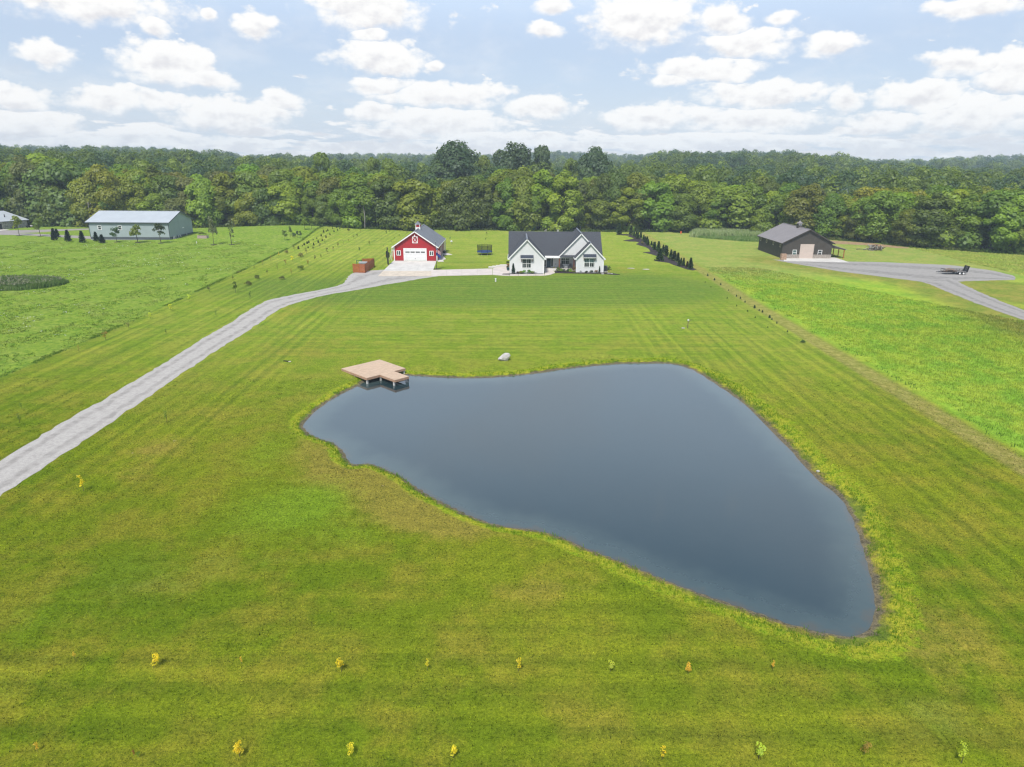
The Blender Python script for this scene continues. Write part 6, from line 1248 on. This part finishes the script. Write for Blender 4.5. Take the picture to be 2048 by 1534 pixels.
NUM = ['first','second','third','fourth','fifth','sixth','seventh','eighth','ninth','tenth','eleventh','twelfth','thirteenth','fourteenth','fifteenth','sixteenth','seventeenth','eighteenth','nineteenth','twentieth','twenty-first','twenty-second','twenty-third','twenty-fourth','twenty-fifth','twenty-sixth']
for i, (x, y, h, w) in enumerate(EV):
    p = at(*c5(x, y)); H_ = hm(p, h/6.827)*1.05; sp = {0: 'tall evergreen alone at the far tip of the mulch bed', 14: 'broadest bright evergreen standing forward in the mulch bed', 24: 'brown dying evergreen near the lower end of the mulch bed', 25: 'slim tall evergreen at the lower end of the mulch bed', 1: 'tall evergreen second from the far tip of the mulch bed'}
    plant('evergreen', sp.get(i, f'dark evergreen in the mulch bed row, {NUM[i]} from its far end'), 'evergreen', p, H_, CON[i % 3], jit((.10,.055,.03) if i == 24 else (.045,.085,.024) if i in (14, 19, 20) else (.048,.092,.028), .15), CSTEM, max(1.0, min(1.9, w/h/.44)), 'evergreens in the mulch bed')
p = at(*c5(575, 468)); plant('ornamental_grass', 'tan ornamental grass clump at the inner edge of the mulch bed', 'grass clump', p, hm(p, 6), BUSHF[1], (.22,.20,.06), None, 1.1)
# evergreens and young trees round the grey barn
l4 = lambda x, y: at(x/4, 380+y/4)
for i, (x, y, h, w, lab) in enumerate(((460,380,62,46,'dark round evergreen half hidden, second from left before the grey barn'),(437,403,85,52,'dark round evergreen, leftmost of those before the grey barn'),(548,412,82,56,'dark conical evergreen, third from left before the grey barn'),(662,422,84,54,'dark conical evergreen by the grey barn left corner'),(772,411,68,46,'small dark evergreen against the grey barn wainscot, left of its neighbour'),(820,426,62,54,'small dark evergreen against the grey barn wainscot, nearest the young trees'))):
    p = l4(x, y); plant('evergreen', lab, 'evergreen', p, hm(p, h/4)*1.05, CON[1], jit((.020,.045,.018)), CSTEM, w/h/.58, 'evergreens before the grey barn')
YT = []
for i in range(4):
    g_ = np.random.default_rng(600+i); k = 12; C = np.c_[g_.uniform(-.21, .21, (k, 2)), g_.uniform(.38, .9, k)]; C[:, :2] *= (1.15-C[:, 2:])*1.4; V, t_ = leaf_cloud(C, np.full((k, 3), .13), 420, .085, g_); YT.append(np_mesh('foliage', V, np.arange(len(V)).reshape(-1, 4), LEAF, {'tint': t_}))
YSTEM = stem_mesh('trunk', .75, .016); 
for i, (x, y, h, w, c, lab) in enumerate(((937,417,122,80,BLG,'small dark-leaved young tree before the grey barn, left of three'),(1105,422,145,110,MIDG,'spreading young tree before the grey barn, middle of three'),(1290,427,168,108,(.07,.10,.035),'tallest young tree before the grey barn, right of three'),(155,364,155,85,YLG,'yellow-green young tree before the stone house'),(325,370,145,75,(.13,.19,.02),'bright yellow-green young tree left of the round evergreens'),(1710,440,225,75,(.20,.23,.10),'wispy pale young tree with a mulch ring beside the planter'),(1855,440,180,34,(.18,.21,.09),'very thin young tree with a mulch ring in the left meadow'))):
    p = l4(x, y); plant('young_tree', lab, 'young tree', p, hm(p, h/4)*1.03, YT[i % 4] if i < 6 else THINF[0], jit(c, .08), YSTEM, w/h/.62 if i < 6 else 1.0, 'young trees at the left')
    z = gz1(*p); m = MB().lathe([(1.0, -.05), (.9, .06), (.2, .09)], 12, (p[0], p[1], z)); tag(part('mulch_ring', m, MULCH, None), 'dark mulch ring round a young tree', kind='structure')
p = at(404.5, 478); 
for i, (dx, h) in enumerate(((-.9, .7), (-.2, 1.0), (.5, .85), (1.1, .6))): plant('vegetable_plant', 'leafy green plant in the raised planter, '+('leftmost', 'second from left', 'third from left', 'rightmost')[i], 'plant', (p[0]+dx, p[1]+.6), h, BUSHF[i], jit(MIDG), None, 1.1, 'plants in the raised planter', z=gz1(*p)+.8)
c8 = lambda x, y: at(380+x/7.314, 430+y/7.314)
for i, (x, y, h, w, c, lab) in enumerate(((1390,388,150,82,DKG,'dark young tree lowest and leftmost of the clump on the rise'),(1475,352,152,56,DKG,'narrow dark young tree second from left in the clump on the rise'),(1530,357,68,60,BLG,'short shrub between the dark trees of the clump'),(1580,367,108,52,BLG,'grey-green young tree in the middle of the clump on the rise'),(1622,367,108,48,BLG,'grey-green young tree right of middle in the clump'),(1690,292,182,112,MIDG,'broad young tree at the top of the clump on the rise'),(1790,287,162,92,MIDG,'young tree right of the broadest at the top of the clump'),(1876,272,152,60,MIDG,'slim young tree at the right end of the clump top'),(1925,264,62,34,DKG,'small dark shrub at the far right of the clump'))):
    p = c8(x, y)
    plant('young_tree', lab, 'young tree', p, hm(p, h/7.314)*1.05, YT[i % 4] if h > 100 else BUSHF[0], jit(c, .08), YSTEM if h > 100 else None, w/h/.62 if h > 100 else .9, 'clump of young trees on the rise', z=gz1(*p))
# planting by the white house
hz = lambda x, y: at(980+x/7.314, 420+y/7.314)
def bedpoly(name, label, pts, z=.09):
    P_ = [at(*q) for q in pts]; a = sum(P_[k][0]*P_[(k+1) % len(P_)][1]-P_[(k+1) % len(P_)][0]*P_[k][1] for k in range(len(P_)))
    if a < 0: P_ = P_[::-1]
    tag(part(name, MB().slab([(p[0], p[1], z) for p in P_], z+.02), MULCH, None), label, kind='structure')
bedpoly('mulch_bed', 'strip of dark mulch under the left gable window', [(1018.7,549),(1086.5,549),(1086.5,545.5),(1018.7,545.6)], .12); bedpoly('mulch_bed', 'dark mulch bed before the porch and right gable', [(1110,546.4),(1150,547.2),(1205,547.8),(1228,549.8),(1240,549.5),(1225,547),(1209,545.2),(1150,544.8),(1109,541)], .10); bedpoly('mulch_mat', 'dark low mat on the walk at the left house corner', [(1004,549.6),(1019,550),(1019,548),(1007,548.2)], .13)
for x, y, h, w, c, f, nm, lab in ((340,935,135,58,(.020,.055,.016),CON[0],'arborvitae','dark pointed arborvitae at the left end of the left gable bed'),(726,932,118,50,(.020,.055,.016),CON[0],'arborvitae','dark pointed arborvitae at the right end of the left gable bed'),(1600,920,85,30,(.022,.060,.018),CON[0],'arborvitae','narrow dark arborvitae at the right end of the right gable bed'),
    (400,935,30,50,(.07,.045,.03),BUSHF[0],'shrub','low reddish brown shrub right of the left arborvitae'),(455,936,32,62,(.16,.19,.03),BUSHF[1],'shrub','pale yellow-green shrub left of the tall lime shrubs'),(505,935,50,62,(.10,.22,.015),BUSHF[2],'shrub','lime green shrub under the left window, left of a pair'),(570,935,46,62,(.085,.19,.015),BUSHF[3],'shrub','lime green shrub under the left window, right of a pair'),(627,937,30,50,(.15,.20,.03),BUSHF[1],'shrub','pale yellow-green shrub right of the tall lime shrubs'),(675,934,24,48,(.05,.04,.03),BUSHF[0],'shrub','low dark brown shrub left of the right arborvitae'),
    (1000,905,55,55,(.10,.14,.03),BUSHF[2],'shrub','green shrub at the left end of the porch bed'),(1045,910,38,46,(.16,.27,.025),BUSHF[1],'shrub','bright lime shrub in the porch bed, left of two'),(1082,912,36,44,(.05,.09,.03),BUSHF[3],'shrub','dark green shrub between the lime shrubs of the porch bed'),(1135,912,38,44,(.05,.10,.03),BUSHF[0],'shrub','dark green shrub left of the right lime shrub'),(1182,914,42,52,(.16,.27,.025),BUSHF[2],'shrub','bright lime shrub in the porch bed, right of two'),(1218,900,48,52,(.16,.10,.045),BUSHF[3],'shrub','tan brown shrub by the right porch post'),(1290,912,58,66,(.20,.115,.05),BUSHF[1],'shrub','large russet shrub at the left of the right gable'),(1345,915,32,48,(.07,.10,.045),BUSHF[2],'shrub','low grey-green shrub right of the russet shrub'),(1405,920,20,40,(.05,.06,.04),BUSHF[0],'shrub','very low dark shrub under the right window'),(1480,918,26,44,(.09,.10,.05),BUSHF[3],'shrub','low olive shrub under the right window'),(1550,918,28,46,(.17,.11,.05),BUSHF[1],'shrub','low tan shrub left of the narrow arborvitae'),
    (1742,930,105,50,(.06,.10,.02),YT[1],'young_tree','small green tree in the bed beyond the right house corner')):
    p = hz(x, y); b = f in BUSHF; H_ = hm(p, h/7.314)*(1.25 if b else 1.05); c = tuple(v*(1.5 if b else 1.2) for v in c); plant(nm, lab, 'shrub' if b else 'arborvitae' if nm == 'arborvitae' else 'young tree', p, H_*(1.1 if b else 1), f, jit(c, .06), CSTEM if nm == 'arborvitae' else YSTEM if nm == 'young_tree' else None, (w/h/1.1 if b else w/h/.55), 'planting before the white house', z=.08)
for i, (px_, py_, h, lab) in enumerate(((1016.3,541.5,.95,'potted plant in a dark teal pot by the left house wall, nearer'),(1016,534.5,1.0,'potted plant in a terracotta pot by the left house wall, farther'),(1108.5,541,.7,'small potted yellow-green plant at the right end of the porch step'))):
    p = at(px_, py_); t = thing('flower_pot', lab, 'flower pot', (p[0], p[1], .08), 0, 'flower pots by the house'); part('pot', MB().lathe([(.22, 0), (.34, .5), (.38, .62), (.32, .62)], 12), (TEALPOT, TERRA, WHITEP)[i], t); f = obj('foliage', BUSHF[i], None, t); f.color = (*((.16,.11,.02), (.06,.10,.02), (.22,.2,.03))[i], 1); f.location = (0, 0, .5); f.scale = (h*.8, h*.8, h*.8); t.scale = (.8 if i == 2 else 1.15,)*3

# ------------------------------------------------------------------ air
def haze():
    m = bpy.data.materials.new('haze_air'); m.use_nodes = True; t = NT(m.node_tree); t.n.clear()
    v = t.node('ShaderNodeVolumePrincipled', {'Color': (.70,.86,1.0,1), 'Density': HAZE, 'Anisotropy': -.25}); t.node('ShaderNodeOutputMaterial', {'Volume': v.outputs[0]})
    tag(obj('haze', MB().box(-1750, 1750, -260, 2050, -4, 75).mesh('haze'), m), 'thin summer haze over the land', kind='stuff')
HAZE = .00026
haze()
